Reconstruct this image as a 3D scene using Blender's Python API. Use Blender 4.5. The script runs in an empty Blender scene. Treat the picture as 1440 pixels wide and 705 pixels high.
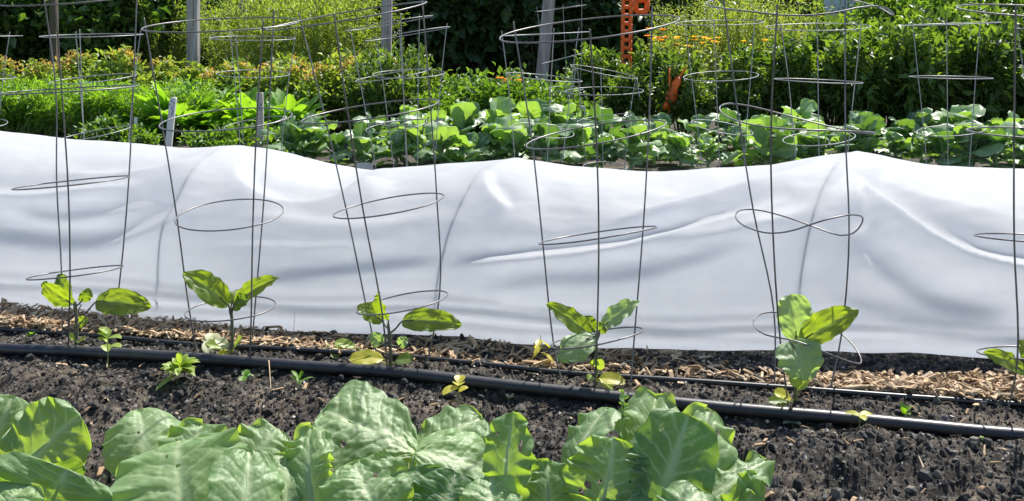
import bpy, math, random
import numpy as np
from mathutils import Vector, Matrix

# ------------------------------------------------------------------ camera, world, sun
S = bpy.context.scene
COL = S.collection
F, CX, YH, H = 1300.0, 720.0, 45.0, 0.77     # focal length (px of the 1440 wide photo), centre, horizon row, camera height

cam_d = bpy.data.cameras.new("camera")
cam = bpy.data.objects.new("camera", cam_d)
COL.objects.link(cam)
cam.location = (0, 0, H)
cam.rotation_euler = (math.radians(90), 0, 0)
cam_d.sensor_width = 36.0
cam_d.lens = 36.0 * F / 1440.0
cam_d.shift_y = (YH - 352.5) / 1440.0
cam_d.clip_start = 0.02
cam_d.clip_end = 400
S.camera = cam

SUN_DIR = Vector((0.46, 0.80, 0.0)).normalized()   # ground direction towards the sun
SUN_EL = math.radians(52)
sv = Vector((SUN_DIR.x * math.cos(SUN_EL), SUN_DIR.y * math.cos(SUN_EL), math.sin(SUN_EL)))
w = bpy.data.worlds.new("World"); S.world = w; w.use_nodes = True
nt = w.node_tree
sky = nt.nodes.new("ShaderNodeTexSky"); sky.sky_type = 'NISHITA'; sky.sun_disc = False
sky.sun_elevation = SUN_EL
sky.sun_rotation = math.atan2(sv.x, sv.y)
sky.air_density = 1.0; sky.dust_density = 0.6
nt.links.new(sky.outputs[0], nt.nodes["Background"].inputs[0])
nt.nodes["Background"].inputs[1].default_value = 0.105
sun_d = bpy.data.lights.new("sun", 'SUN'); sun_d.energy = 5.0; sun_d.angle = math.radians(0.53)
sun_d.color = (1.0, 0.955, 0.88)
sun = bpy.data.objects.new("sun", sun_d); COL.objects.link(sun)
sun.rotation_euler = (-sv).to_track_quat('-Z', 'Y').to_euler()
S.view_settings.view_transform = 'Standard'
S.view_settings.look = 'None'
S.view_settings.exposure = 0.82
S.view_settings.gamma = 1.0
S.render.engine = 'CYCLES'
S.cycles.max_bounces = 10
S.cycles.diffuse_bounces = 5
S.cycles.transmission_bounces = 6
S.cycles.transparent_max_bounces = 8

# ------------------------------------------------------------------ helpers
rng = np.random.default_rng(7)
random.seed(7)

def P(x, y, Y):
    """pixel of the photograph at depth Y -> world point"""
    return np.array(((x - CX) / F * Y, Y, H - (y - YH) / F * Y))
def G(x, y, z=0.0):
    """pixel on the ground (height z) -> world point"""
    Y = F * (H - z) / (y - YH)
    return np.array(((x - CX) / F * Y, Y, z))

def tag(o, label=None, cat=None, group=None, kind=None):
    if label: o["label"] = label
    if cat: o["category"] = cat
    if group: o["group"] = group
    if kind: o["kind"] = kind
    return o

def empty(name, loc, label, cat, group=None):
    o = bpy.data.objects.new(name, None); COL.objects.link(o)
    o.empty_display_size = 0.05
    o.location = loc
    return tag(o, label, cat, group)

def link(name, me, parent=None):
    o = bpy.data.objects.new(name, me); COL.objects.link(o)
    if parent is not None:
        o.parent = parent
    return o

def make_mesh(name, V, Fc, mat=None, smooth=True, attrs=None):
    """V (n,3); Fc (m,k) array or list of such arrays"""
    V = np.asarray(V, dtype=np.float32)
    if not isinstance(Fc, list): Fc = [Fc]
    Fc = [np.asarray(f, dtype=np.int32) for f in Fc if len(f)]
    me = bpy.data.meshes.new(name)
    me.vertices.add(len(V)); me.vertices.foreach_set("co", V.ravel())
    nl = sum(f.size for f in Fc); npoly = sum(len(f) for f in Fc)
    me.loops.add(nl); me.loops.foreach_set("vertex_index", np.concatenate([f.ravel() for f in Fc]))
    tot = np.concatenate([np.full(len(f), f.shape[1], dtype=np.int32) for f in Fc])
    st = np.concatenate([[0], np.cumsum(tot)[:-1]]).astype(np.int32)
    me.polygons.add(npoly); me.polygons.foreach_set("loop_start", st)
    me.polygons.foreach_set("use_smooth", np.full(npoly, smooth, dtype=bool))
    me.update(calc_edges=True)
    if attrs:
        for k, a in attrs.items():
            at = me.attributes.new(k, 'FLOAT', 'POINT')
            at.data.foreach_set("value", np.asarray(a, dtype=np.float32))
    if mat: me.materials.append(mat)
    return me

def local(V, o):
    """shift world vertices into the frame of an (unrotated) parent"""
    return np.asarray(V) - np.array(o.location)

class MB:
    """collects pieces into one mesh"""
    def __init__(s): s.V = []; s.F = {}; s.n = 0; s.A = {}
    def add(s, V, Fc, **attrs):
        V = np.asarray(V, dtype=float); s.V.append(V)
        if not isinstance(Fc, list): Fc = [Fc]
        for f in Fc:
            f = np.asarray(f)
            if len(f): s.F.setdefault(f.shape[1], []).append(f + s.n)
        for k, a in attrs.items():
            s.A.setdefault(k, []).append(np.broadcast_to(np.asarray(a, dtype=float), (len(V),)))
        s.n += len(V)
    def mesh(s, name, mat, smooth=True, off=(0, 0, 0)):
        V = np.concatenate(s.V) - np.array(off)
        return make_mesh(name, V, [np.concatenate(f) for f in s.F.values()], mat, smooth,
                         {k: np.concatenate(a) for k, a in s.A.items()})
    def build(s, name, mat, parent=None, smooth=True):
        off = np.array(parent.location) if parent is not None else (0, 0, 0)
        if parent is not None and parent.parent is not None: off = off + np.array(parent.parent.location)
        return link(name, s.mesh(name, mat, smooth, off), parent)

def _h(ix, iy, seed):
    n = (ix.astype(np.int64) * 374761393 + iy.astype(np.int64) * 668265263 + seed * 974634777) & 0x7fffffff
    n = ((n ^ (n >> 13)) * 1274126177) & 0x7fffffff
    return ((n ^ (n >> 16)) & 0xffff) / 65535.0
def vnoise(x, y, seed=0):
    x = np.asarray(x, float); y = np.asarray(y, float)
    ix = np.floor(x); iy = np.floor(y); fx = x - ix; fy = y - iy
    fx = fx * fx * (3 - 2 * fx); fy = fy * fy * (3 - 2 * fy)
    a = _h(ix, iy, seed); b = _h(ix + 1, iy, seed); c = _h(ix, iy + 1, seed); d = _h(ix + 1, iy + 1, seed)
    return (a + (b - a) * fx) * (1 - fy) + (c + (d - c) * fx) * fy
def fbm(x, y, f0, oct, seed=0, gain=0.5):
    r = 0; a = 1; t = 0
    for i in range(oct):
        r = r + a * (vnoise(x * f0 + 17.3 * i, y * f0 - 9.1 * i, seed + i) - 0.5); t += a; a *= gain; f0 *= 2.03
    return r / t

def tube_arrays(pts, rad, k=6, closed=False):
    pts = np.asarray(pts, float); n = len(pts)
    rad = np.broadcast_to(np.asarray(rad, float), (n,))
    if closed: T = np.roll(pts, -1, 0) - np.roll(pts, 1, 0)
    else: T = np.gradient(pts, axis=0)
    T /= np.linalg.norm(T, axis=1)[:, None] + 1e-12
    ref = np.array((0, 0, 1.0)) if abs(T[:, 2]).mean() < 0.8 else np.array((0.3, 1.0, 0))
    A = np.cross(T, ref); A /= np.linalg.norm(A, axis=1)[:, None] + 1e-12
    B = np.cross(A, T)
    ang = np.arange(k) * 2 * math.pi / k
    V = pts[:, None, :] + rad[:, None, None] * (np.cos(ang)[None, :, None] * A[:, None, :] + np.sin(ang)[None, :, None] * B[:, None, :])
    V = V.reshape(-1, 3)
    i = np.arange(n if closed else n - 1)[:, None]; j = np.arange(k)[None, :]
    i2 = (i + 1) % n; j2 = (j + 1) % k
    Fq = np.stack([i * k + j, i * k + j2, i2 * k + j2, i2 * k + j], -1).reshape(-1, 4)
    out = [Fq]
    if not closed:
        out.append(np.array([np.arange(k)[::-1], (n - 1) * k + np.arange(k)]))
    return V, out

def catmull(pts, m=8):
    pts = np.asarray(pts, float)
    p = np.vstack([2 * pts[0] - pts[1], pts, 2 * pts[-1] - pts[-2]])
    out = []
    for i in range(1, len(p) - 2):
        t = np.linspace(0, 1, m, endpoint=False)[:, None]
        a, b, c, d = p[i - 1], p[i], p[i + 1], p[i + 2]
        out.append(0.5 * ((2 * b) + (-a + c) * t + (2 * a - 5 * b + 4 * c - d) * t ** 2 + (-a + 3 * b - 3 * c + d) * t ** 3))
    out.append(pts[-1:])
    return np.vstack(out)

BOXF = np.array([[0, 3, 2, 1], [4, 5, 6, 7], [0, 1, 5, 4], [1, 2, 6, 5], [2, 3, 7, 6], [3, 0, 4, 7]])
def box_arrays(c, sx, sy, sz, rot=None, taper=1.0):
    V = np.array([[-1, -1, -1], [1, -1, -1], [1, 1, -1], [-1, 1, -1], [-1, -1, 1], [1, -1, 1], [1, 1, 1], [-1, 1, 1]], float) * 0.5
    V[4:, :2] *= taper
    V *= (sx, sy, sz)
    if rot is not None: V = V @ np.array(rot.to_3x3() if hasattr(rot, 'to_3x3') else rot).T
    return V + np.asarray(c), BOXF

# ------------------------------------------------------------------ materials
def new_mat(name):
    m = bpy.data.materials.new(name); m.use_nodes = True
    t = m.node_tree; b = t.nodes["Principled BSDF"]
    return m, t, b
def N(t, kind, **kw):
    n = t.nodes.new(kind)
    for k, v in kw.items(): setattr(n, k, v)
    return n
def ramp(t, fac, stops):
    r = t.nodes.new("ShaderNodeValToRGB")
    while len(r.color_ramp.elements) < len(stops): r.color_ramp.elements.new(0.5)
    for e, (p, c) in zip(r.color_ramp.elements, stops):
        e.position = p; e.color = (*c, 1)
    t.links.new(fac, r.inputs[0])
    return r.outputs[0]
def noise(t, scale, detail=3, rough=0.5, coord='Object'):
    tc = t.nodes.new("ShaderNodeTexCoord"); n = t.nodes.new("ShaderNodeTexNoise")
    n.inputs["Scale"].default_value = scale; n.inputs["Detail"].default_value = detail; n.inputs["Roughness"].default_value = rough
    t.links.new(tc.outputs[coord], n.inputs["Vector"])
    return n.outputs[0]
def mix(t, fac, a, b, mode='MIX'):
    m = t.nodes.new("ShaderNodeMix"); m.data_type = 'RGBA'; m.blend_type = mode
    for s, v in ((0, fac), (6, a), (7, b)):
        if hasattr(v, 'links'): t.links.new(v, m.inputs[s])
        else: m.inputs[s].default_value = v if s == 0 else (*v, 1)
    return m.outputs[2]
def bump(t, b, h, strength, dist):
    n = t.nodes.new("ShaderNodeBump"); n.inputs["Strength"].default_value = strength; n.inputs["Distance"].default_value = dist
    t.links.new(h, n.inputs["Height"]); t.links.new(n.outputs[0], b.inputs["Normal"])

def simple_mat(name, col, rough=0.6, metal=0.0, var=0.25, scale=20.0, bmp=0.0):
    m, t, b = new_mat(name)
    n = noise(t, scale, 4)
    c = ramp(t, n, [(0.25, tuple(x * (1 - var) for x in col)), (0.75, tuple(min(1, x * (1 + var)) for x in col))])
    t.links.new(c, b.inputs["Base Color"])
    b.inputs["Roughness"].default_value = rough; b.inputs["Metallic"].default_value = metal
    if bmp: bump(t, b, n, bmp, 0.01)
    return m

def leaf_mat(name, dark, light, trans, tfac=0.45, rough=0.45, vein=None, nscale=30.0, spec=0.5, rnd=True, bmp=0.0):
    """leaf: reflecting waxy top + light passing through; 'tone' attribute picks dark..light per leaf"""
    m, t, b = new_mat(name)
    at = N(t, "ShaderNodeAttribute", attribute_name="tone")
    n = noise(t, nscale, 3)
    add = N(t, "ShaderNodeMath", operation='MULTIPLY_ADD'); add.inputs[1].default_value = 0.5
    t.links.new(n, add.inputs[0]); t.links.new(at.outputs["Fac"], add.inputs[2])
    oi = N(t, "ShaderNodeObjectInfo")
    ad2 = N(t, "ShaderNodeMath", operation='MULTIPLY_ADD'); ad2.inputs[1].default_value = 0.25 if rnd else 0.0
    t.links.new(oi.outputs["Random"], ad2.inputs[0]); t.links.new(add.outputs[0], ad2.inputs[2])
    c = ramp(t, ad2.outputs[0], [(0.2, dark), (1.2 if False else 1.0, light)])
    tr = mix(t, 1.0, c, tuple(1.65 * q for q in trans), 'MULTIPLY')
    if vein:
        va = N(t, "ShaderNodeAttribute", attribute_name="vein")
        c = mix(t, va.outputs["Fac"], c, vein)
    t.links.new(c, b.inputs["Base Color"])
    b.inputs["Roughness"].default_value = rough
    b.inputs["Specular IOR Level"].default_value = spec
    if bmp: bump(t, b, noise(t, 90, 3), bmp, 0.004)
    tl = N(t, "ShaderNodeBsdfTranslucent")
    t.links.new(tr, tl.inputs[0])
    ms = N(t, "ShaderNodeMixShader"); ms.inputs[0].default_value = tfac
    t.links.new(b.outputs[0], ms.inputs[1]); t.links.new(tl.outputs[0], ms.inputs[2])
    t.links.new(ms.outputs[0], t.nodes["Material Output"].inputs[0])
    return m

# soil: dark loam with dry paler crust
def soil_material():
    m, t, b = new_mat("soil")
    n1 = noise(t, 2.2, 5, 0.6); n2 = noise(t, 60, 4, 0.7); n3 = noise(t, 7.0, 4, 0.6)
    c1 = ramp(t, n2, [(0.32, (0.009, 0.008, 0.007)), (0.52, (0.036, 0.031, 0.026)), (0.74, (0.20, 0.175, 0.145))])
    c2 = ramp(t, n2, [(0.3, (0.035, 0.029, 0.023)), (0.7, (0.20, 0.165, 0.125))])
    f = ramp(t, n3, [(0.46, (0, 0, 0)), (0.66, (1, 1, 1))])
    c = mix(t, f, c1, c2)
    # far away the ground between the beds is greener
    tc = N(t, "ShaderNodeTexCoord"); sx = N(t, "ShaderNodeSeparateXYZ"); t.links.new(tc.outputs["Object"], sx.inputs[0])
    mr = N(t, "ShaderNodeMapRange"); mr.inputs[1].default_value = 8.5; mr.inputs[2].default_value = 12
    t.links.new(sx.outputs[1], mr.inputs[0])
    g = ramp(t, n1, [(0.3, (0.03, 0.05, 0.015)), (0.7, (0.09, 0.12, 0.03))])
    c = mix(t, mr.outputs[0], c, g)
    t.links.new(c, b.inputs["Base Color"]); b.inputs["Roughness"].default_value = 0.9
    b.inputs["Specular IOR Level"].default_value = 0.25
    bump(t, b, noise(t, 140, 4, 0.7), 0.9, 0.006)
    return m
M = {}
M['soil'] = soil_material()
m, t, b = new_mat("soil_crumb")
oi = N(t, "ShaderNodeAttribute", attribute_name="tone")
c = ramp(t, oi.outputs["Fac"], [(0.0, (0.010, 0.009, 0.008)), (0.42, (0.042, 0.037, 0.032)), (0.72, (0.20, 0.178, 0.15)), (1.0, (0.55, 0.51, 0.45))])
t.links.new(c, b.inputs["Base Color"]); b.inputs["Roughness"].default_value = 0.85
M['crumb'] = m
m, t, b = new_mat("wood_chip")
oi = N(t, "ShaderNodeAttribute", attribute_name="tone")
c = ramp(t, oi.outputs["Fac"], [(0.0, (0.07, 0.045, 0.028)), (0.3, (0.27, 0.17, 0.09)), (0.7, (0.50, 0.35, 0.20)), (1.0, (0.68, 0.56, 0.40))])
n = noise(t, 80, 4)
c = mix(t, 0.35, c, ramp(t, n, [(0.3, (0.25, 0.16, 0.1)), (0.7, (1, 1, 1))]), 'MULTIPLY')
t.links.new(c, b.inputs["Base Color"]); b.inputs["Roughness"].default_value = 0.8
M['chip'] = m

# spun row-cover fabric
m, t, b = new_mat("row_cover_fabric")
n = noise(t, 14, 6, 0.65); n2 = noise(t, 260, 3, 0.6)
c = ramp(t, n, [(0.3, (0.86, 0.885, 0.92)), (0.7, (0.93, 0.945, 0.96))])
t.links.new(c, b.inputs["Base Color"]); b.inputs["Roughness"].default_value = 0.6
b.inputs["Specular IOR Level"].default_value = 0.3
bump(t, b, n2, 0.15, 0.002)
tl = N(t, "ShaderNodeBsdfTranslucent"); t.links.new(c, tl.inputs[0])
ms = N(t, "ShaderNodeMixShader"); ms.inputs[0].default_value = 0.67
t.links.new(b.outputs[0], ms.inputs[1]); t.links.new(tl.outputs[0], ms.inputs[2])
t.links.new(ms.outputs[0], t.nodes["Material Output"].inputs[0])
M['fabric'] = m

M['wire'] = simple_mat("galvanised_wire", (0.17, 0.16, 0.155), 0.4, 0.35, 0.4, 25)
M['wire_lit'] = simple_mat("sunlit_tone_wire", (0.27, 0.28, 0.28), 0.45, 0.35, 0.2, 20)  # lighter copy of the wire: sunlight on the back cages put into the colour
M['hoop'] = simple_mat("hoop_wire", (0.12, 0.12, 0.13), 0.5, 0.5, 0.2, 40)
m, t, b = new_mat("black_polyethylene"); n = noise(t, 40, 4)
t.links.new(ramp(t, n, [(0.3, (0.008, 0.009, 0.011)), (0.8, (0.03, 0.03, 0.033))]), b.inputs["Base Color"])
b.inputs["Roughness"].default_value = 0.4; b.inputs["Specular IOR Level"].default_value = 0.7; bump(t, b, noise(t, 120, 2), 0.1, 0.002)
M['pipe'] = m
M['post'] = None
m, t, b = new_mat("weathered_wood")
tc = N(t, "ShaderNodeTexCoord"); mp = N(t, "ShaderNodeMapping"); mp.inputs["Scale"].default_value = (40, 40, 2.5)
nz = N(t, "ShaderNodeTexNoise"); nz.inputs["Scale"].default_value = 1.0; nz.inputs["Detail"].default_value = 5
t.links.new(tc.outputs["Object"], mp.inputs[0]); t.links.new(mp.outputs[0], nz.inputs["Vector"])
t.links.new(ramp(t, nz.outputs[0], [(0.3, (0.16, 0.14, 0.13)), (0.65, (0.40, 0.38, 0.37))]), b.inputs["Base Color"])
b.inputs["Roughness"].default_value = 0.8; bump(t, b, nz.outputs[0], 0.4, 0.005)
M['post'] = m
M['stake'] = simple_mat("painted_stake", (0.72, 0.70, 0.66), 0.7, 0, 0.15, 30)
M['stake_grey'] = simple_mat("bare_wood_stake", (0.5, 0.46, 0.4), 0.75, 0, 0.25, 30)
M['ink'] = simple_mat("blue_ink", (0.06, 0.10, 0.35), 0.6, 0, 0.1)
M['orange'] = simple_mat("orange_plastic", (0.80, 0.13, 0.015), 0.45, 0, 0.12, 12)
M['slat'] = simple_mat("pale_blue_paint", (0.50, 0.58, 0.68), 0.5, 0, 0.12, 9)
M['darkbag'] = simple_mat("dark_cloth", (0.02, 0.018, 0.022), 0.8, 0, 0.4, 30)
M['petal_pink'] = simple_mat("pink_print", (0.55, 0.22, 0.16), 0.8, 0, 0.2, 30)
M['yellow'] = leaf_mat("yellow_petal", (0.8, 0.48, 0.02), (0.92, 0.66, 0.03), (1, 0.8, 0.3), 0.35)
M['orange_petal'] = leaf_mat("orange_petal", (0.75, 0.2, 0.01), (0.9, 0.4, 0.02), (1, 0.8, 0.3), 0.35)

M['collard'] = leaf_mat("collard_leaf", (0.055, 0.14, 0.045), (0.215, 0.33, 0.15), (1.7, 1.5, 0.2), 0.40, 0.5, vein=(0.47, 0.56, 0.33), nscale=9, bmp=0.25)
M['collard_back'] = leaf_mat("collard_leaf_far", (0.04, 0.10, 0.045), (0.22, 0.34, 0.17), (1.15, 1.2, 0.2), 0.37, 0.42, vein=(0.40, 0.5, 0.33), nscale=9)
M['eggplant'] = leaf_mat("eggplant_leaf", (0.05, 0.11, 0.025), (0.14, 0.22, 0.045), (1.8, 1.5, 0.22), 0.52, 0.45, vein=(0.22, 0.32, 0.14), nscale=25, bmp=0.2)
M['eggplant_pale'] = leaf_mat("eggplant_leaf_pale", (0.16, 0.26, 0.13), (0.26, 0.37, 0.2), (1.2, 1.2, 0.35), 0.42, 0.5, vein=(0.36, 0.44, 0.27), nscale=25, bmp=0.2)
M['eggstem'] = simple_mat("eggplant_stem", (0.13, 0.13, 0.08), 0.6, 0, 0.3, 60)
M['seedling'] = leaf_mat("seedling_leaf", (0.16, 0.25, 0.05), (0.3, 0.40, 0.09), (1.4, 1.3, 0.4), 0.42)
M['yellowleaf'] = leaf_mat("yellowing_leaf", (0.32, 0.33, 0.03), (0.5, 0.48, 0.07), (1.2, 1.1, 0.3), 0.42)
M['paleleaf'] = leaf_mat("pale_dry_leaf", (0.36, 0.38, 0.2), (0.5, 0.52, 0.34), (1, 1, 0.6), 0.35)
M['greenstem'] = simple_mat("green_stem", (0.16, 0.22, 0.07), 0.55, 0, 0.25, 40)
M['woodstem'] = simple_mat("woody_stem", (0.09, 0.07, 0.045), 0.8, 0, 0.3, 30)
M['carrot'] = leaf_mat("carrot_top", (0.06, 0.15, 0.02), (0.16, 0.30, 0.045), (1.4, 1.3, 0.3), 0.45)
M['serrate'] = leaf_mat("bright_serrated_leaf", (0.06, 0.16, 0.02), (0.15, 0.30, 0.045), (1.5, 1.35, 0.3), 0.45)
M['amaranth'] = leaf_mat("amaranth_leaf", (0.08, 0.15, 0.03), (0.25, 0.33, 0.08), (1.2, 1.2, 0.35), 0.42)
M['redtip'] = leaf_mat("reddish_tip_leaf", (0.24, 0.19, 0.06), (0.42, 0.33, 0.13), (1.1, 0.95, 0.4), 0.42)
M['hedge'] = leaf_mat("dark_broad_leaf", (0.03, 0.075, 0.018), (0.11, 0.19, 0.05), (1.2, 1.3, 0.3), 0.30, 0.30)
M['vine'] = leaf_mat("grape_leaf", (0.018, 0.048, 0.016), (0.05, 0.10, 0.03), (1.0, 1.2, 0.3), 0.22, 0.42)
M['feather'] = leaf_mat("yellow_green_feathery", (0.10, 0.17, 0.03), (0.28, 0.36, 0.08), (1.1, 1.1, 0.35), 0.45)
M['tomato'] = leaf_mat("tomato_leaf", (0.028, 0.065, 0.018), (0.12, 0.20, 0.05), (1.4, 1.3, 0.3), 0.42, 0.45)
M['potato'] = leaf_mat("potato_leaf", (0.045, 0.11, 0.022), (0.12, 0.22, 0.045), (1.4, 1.3, 0.3), 0.42)
M['weed'] = leaf_mat("tall_weed", (0.11, 0.17, 0.04), (0.24, 0.31, 0.08), (1.3, 1.2, 0.35), 0.45)

# ------------------------------------------------------------------ ground
def row_side(x, y):
    """signed distance (m) behind the black pipe's line, towards the tunnel"""
    return (y - 2.0) + 0.2 * x
def ground_z(x, y, fine=True):
    near = np.clip((3.2 - y) / 0.6, 0, 1)
    z = 0.030 * fbm(x, y, 1.9, 3, 11)
    d = row_side(x, y)
    # lumpy mound of dug soil in front of the pipe, softer on the row itself
    front = np.clip((-d - 0.03) / 0.08, 0, 1)
    z = z + front * near * (0.075 * fbm(x, y, 5.5, 4, 23) + 0.035 * np.abs(fbm(x, y, 15, 3, 29)))
    z = z + 0.016 * np.exp(-((x - 0.60) / 0.3) ** 2 - ((y - 1.66) / 0.05) ** 2) - 0.016 * np.exp(-((x - 0.7) / 0.4) ** 2 - ((y - 1.56) / 0.05) ** 2)
    # little trench along the front of the pipe
    z = z - near * 0.016 * np.exp(-((d + 0.05) / 0.035) ** 2)
    if fine:
        z = z + near * (0.022 * fbm(x, y, 26, 3, 31) + 0.014 * np.abs(fbm(x, y, 75, 2, 51)))
    return z
def gz(x, y): return float(ground_z(np.array([x]), np.array([y]), False)[0])

def axis(lo, hi, dense_lo, dense_hi, step, grow=1.22):
    a = list(np.arange(dense_lo, dense_hi + step / 2, step))
    s = step; v = dense_lo; left = []
    while v > lo: s *= grow; v -= s; left.append(max(v, lo))
    s = step; v = a[-1]; right = []
    while v < hi: s *= grow; v += s; right.append(min(v, hi))
    return np.array(left[::-1] + a + right)
gx = axis(-70, 70, -1.75, 1.75, 0.006); gy = axis(-4, 130, 1.28, 2.85, 0.006)
XX, YY = np.meshgrid(gx, gy)
ZZ = ground_z(XX, YY)
nx, ny = len(gx), len(gy)
ii = np.arange(ny - 1)[:, None]; jj = np.arange(nx - 1)[None, :]
FQ = np.stack([ii * nx + jj, ii * nx + jj + 1, (ii + 1) * nx + jj + 1, (ii + 1) * nx + jj], -1).reshape(-1, 4)
ground = link("ground", make_mesh("ground", np.stack([XX, YY, ZZ], -1).reshape(-1, 3), FQ, M['soil']))
tag(ground, kind="structure")
del XX, YY, ZZ, FQ

# loose crumbs of soil
OCT = np.array([[1, 0, 0], [-1, 0, 0], [0, 1, 0], [0, -1, 0], [0, 0, 1], [0, 0, -1]], float)
OCTF = np.array([[0, 2, 4], [2, 1, 4], [1, 3, 4], [3, 0, 4], [2, 0, 5], [1, 2, 5], [3, 1, 5], [0, 3, 5]])
def scatter_crumbs(n, xr, yr, smin, smax):
    x = rng.uniform(*xr, n); y = rng.uniform(*yr, n)
    s = smin + (smax - smin) * rng.random(n) ** 3
    z = ground_z(x, y) + s * 0.25
    V = OCT[None] * (s[:, None, None] * rng.uniform(0.55, 1.25, (n, 6, 1))) + rng.normal(0, 0.18, (n, 6, 3)) * s[:, None, None]
    V = V + np.stack([x, y, z], -1)[:, None]
    Fc = (OCTF[None] + (np.arange(n) * 6)[:, None, None]).reshape(-1, 3)
    tone = np.repeat(np.clip(rng.beta(1.5, 2.4, n) + 0.55 * fbm(x, y, 4.5, 3, 71) + (rng.random(n) < 0.025) * 0.6, 0, 1), 6)
    return V.reshape(-1, 3), Fc, tone
def scatter_clods(n, xr, yr, smin, smax):
    V0 = list(OCT); F0 = []; mid_ = {}
    def m_(a, b):
        k_ = (min(a, b), max(a, b))
        if k_ not in mid_: v_ = V0[a] + V0[b]; V0.append(v_ / np.linalg.norm(v_)); mid_[k_] = len(V0) - 1
        return mid_[k_]
    for a, b, c_ in OCTF:
        ab, bc, ca = m_(a, b), m_(b, c_), m_(c_, a); F0 += [[a, ab, ca], [ab, b, bc], [ca, bc, c_], [ab, bc, ca]]
    V0 = np.array(V0); k = len(V0)
    x = rng.uniform(*xr, n); y = rng.uniform(*yr, n); s = smin + (smax - smin) * rng.random(n) ** 2.5
    V = V0[None] * (s[:, None, None] * rng.uniform(0.7, 1.15, (n, k, 1))) * rng.uniform(0.6, 1.2, (n, 1, 3))
    V = V + np.stack([x, y, ground_z(x, y) + s * 0.15], -1)[:, None]
    return V.reshape(-1, 3), (np.array(F0)[None] + (np.arange(n) * k)[:, None, None]).reshape(-1, 3), np.repeat(np.clip(rng.beta(1.4, 3.2, n), 0, 0.6), k)
mb = MB()
V, Fc, tone = scatter_clods(5200, (-1.6, 1.6), (1.3, 2.6), 0.0035, 0.0125); mb.add(V, Fc, tone=tone)
for a in ((75000, (-1.7, 1.7), (1.3, 2.75), 0.0015, 0.0055),):
    V, Fc, tone = scatter_crumbs(*a); mb.add(V, Fc, tone=tone)
o = mb.build("soil_crumbs", M['crumb'], smooth=False)
tag(o, "dark loose crumbs of soil covering the bed", "soil", kind="stuff")

# ------------------------------------------------------------------ irrigation lines
def line_from_pixels(pix, lift):
    pts = []
    for x, y in pix:
        g = G(x, y)
        g[2] = gz(g[0], g[1]) + lift
        pts.append(g)
    return catmull(pts, 14)
def ribbed_tube(pts, r, k=20):
    V, Fc = tube_arrays(pts, r, k)
    c = np.repeat(np.asarray(pts), k, 0); f_ = np.where(np.arange(len(V)) % k % 2 == 0, 1.0, 0.93)[:, None]
    return c + (V - c) * f_, Fc
pp = line_from_pixels([(-260, 474), (-80, 488), (0, 495), (120, 502), (260, 510), (420, 520), (560, 530), (700, 544), (860, 560), (1020, 576), (1180, 590), (1300, 600), (1440, 611), (1700, 630)], 0.014)
V, Fc = ribbed_tube(pp, 0.0135)
mb = MB(); mb.add(V, Fc); o = mb.build("irrigation_pipe", M['pipe'])
tag(o, "thick glossy black irrigation pipe lying along the front of the cage row", "pipe")
dp = line_from_pixels([(-260, 452), (-80, 462), (0, 468), (130, 478), (270, 489), (400, 494), (560, 503), (690, 514), (800, 526), (960, 540), (1120, 553), (1280, 566), (1440, 574), (1700, 592)], 0.009)
V, Fc = tube_arrays(dp, 0.0055, 10)
mb = MB(); mb.add(V, Fc); o = mb.build("drip_line", M['pipe'])
tag(o, "thin black drip line running behind the eggplant stems", "drip line")

# ------------------------------------------------------------------ wood chip mulch
def chip_arrays(L, W, T):
    V = np.array([[-.5, -.5, 0], [.5, -.35, 0], [.5, .4, 0], [-.5, .5, 0], [-.45, -.4, 1], [.42, -.3, 1], [.46, .3, 1], [-.4, .42, 1]], float)
    V += rng.normal(0, 0.08, V.shape)
    V *= (L, W, T)
    V[:, 2] += 0.08 * L * np.cos(V[:, 0] / L * 2.6)
    return V
def mulch_spot():
    """strip between the drip line and the tunnel hem: thick at the left, patchy in the middle, thick at the right"""
    while True:
        x = random.uniform(-220, 1600)
        lo = np.interp(x, [-300, 0, 400, 800, 1440, 1700], [452, 466, 490, 520, 572, 592])
        hi = np.interp(x, [-300, 0, 420, 720, 1000, 1280, 1440, 1700], [418, 434, 468, 484, 508, 540, 528, 530])
        y = random.uniform(hi - 4, lo + 2)
        dens = np.interp(x, [-200, 0, 250, 420, 620, 780, 950, 1090, 1180, 1300, 1440], [1, 1, 0.9, 0.55, 0.28, 0.34, 0.2, 0.12, 0.7, 1, 1])
        fy = (y - hi) / max(lo - hi, 1)
        dens *= np.clip(1.25 * fy + 0.15, 0, 1)
        if random.random() < dens: return x, y
def place_chip(V, g, tilt=0.35, lift=0.0):
    R = Matrix.Rotation(random.uniform(0, 6.28), 3, 'Z') @ Matrix.Rotation(random.gauss(0, tilt), 3, 'X') @ Matrix.Rotation(random.gauss(0, tilt), 3, 'Y')
    return V @ np.array(R).T + np.array((g[0], g[1], gz(g[0], g[1]) + 0.003 + lift))
def heap(x): return random.random() * float(np.interp(x, [0, 60, 350, 500, 1150, 1300], [0.022, 0.02, 0.008, 0, 0, 0.012]))
mb = MB()
for k in range(6300):
    x, y = mulch_spot(); g = G(x, y)
    L = random.uniform(0.008, 0.036); W = L * random.uniform(0.08, 0.34)
    mb.add(place_chip(chip_arrays(L, W, random.uniform(0.0012, 0.003)), g, 0.45, random.uniform(0, 0.009) + heap(x)), BOXF, tone=min(1, max(0, random.betavariate(1.8, 1.2))))
for k in range(260):     # strays over the whole bed
    x = random.uniform(-100, 1540); y = random.uniform(500, 720); g = G(x, y)
    L = random.uniform(0.008, 0.03)
    mb.add(place_chip(chip_arrays(L, L * random.uniform(0.1, 0.35), 0.002), g, 0.3, 0.004), BOXF, tone=random.betavariate(1.6, 1.8))
mulch = mb.build("wood_chip_mulch", M['chip'], smooth=False)
tag(mulch, "tan and brown wood chip mulch spread along the hem of the white tunnel", "mulch", kind="stuff")
chipmeshes = []
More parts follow.
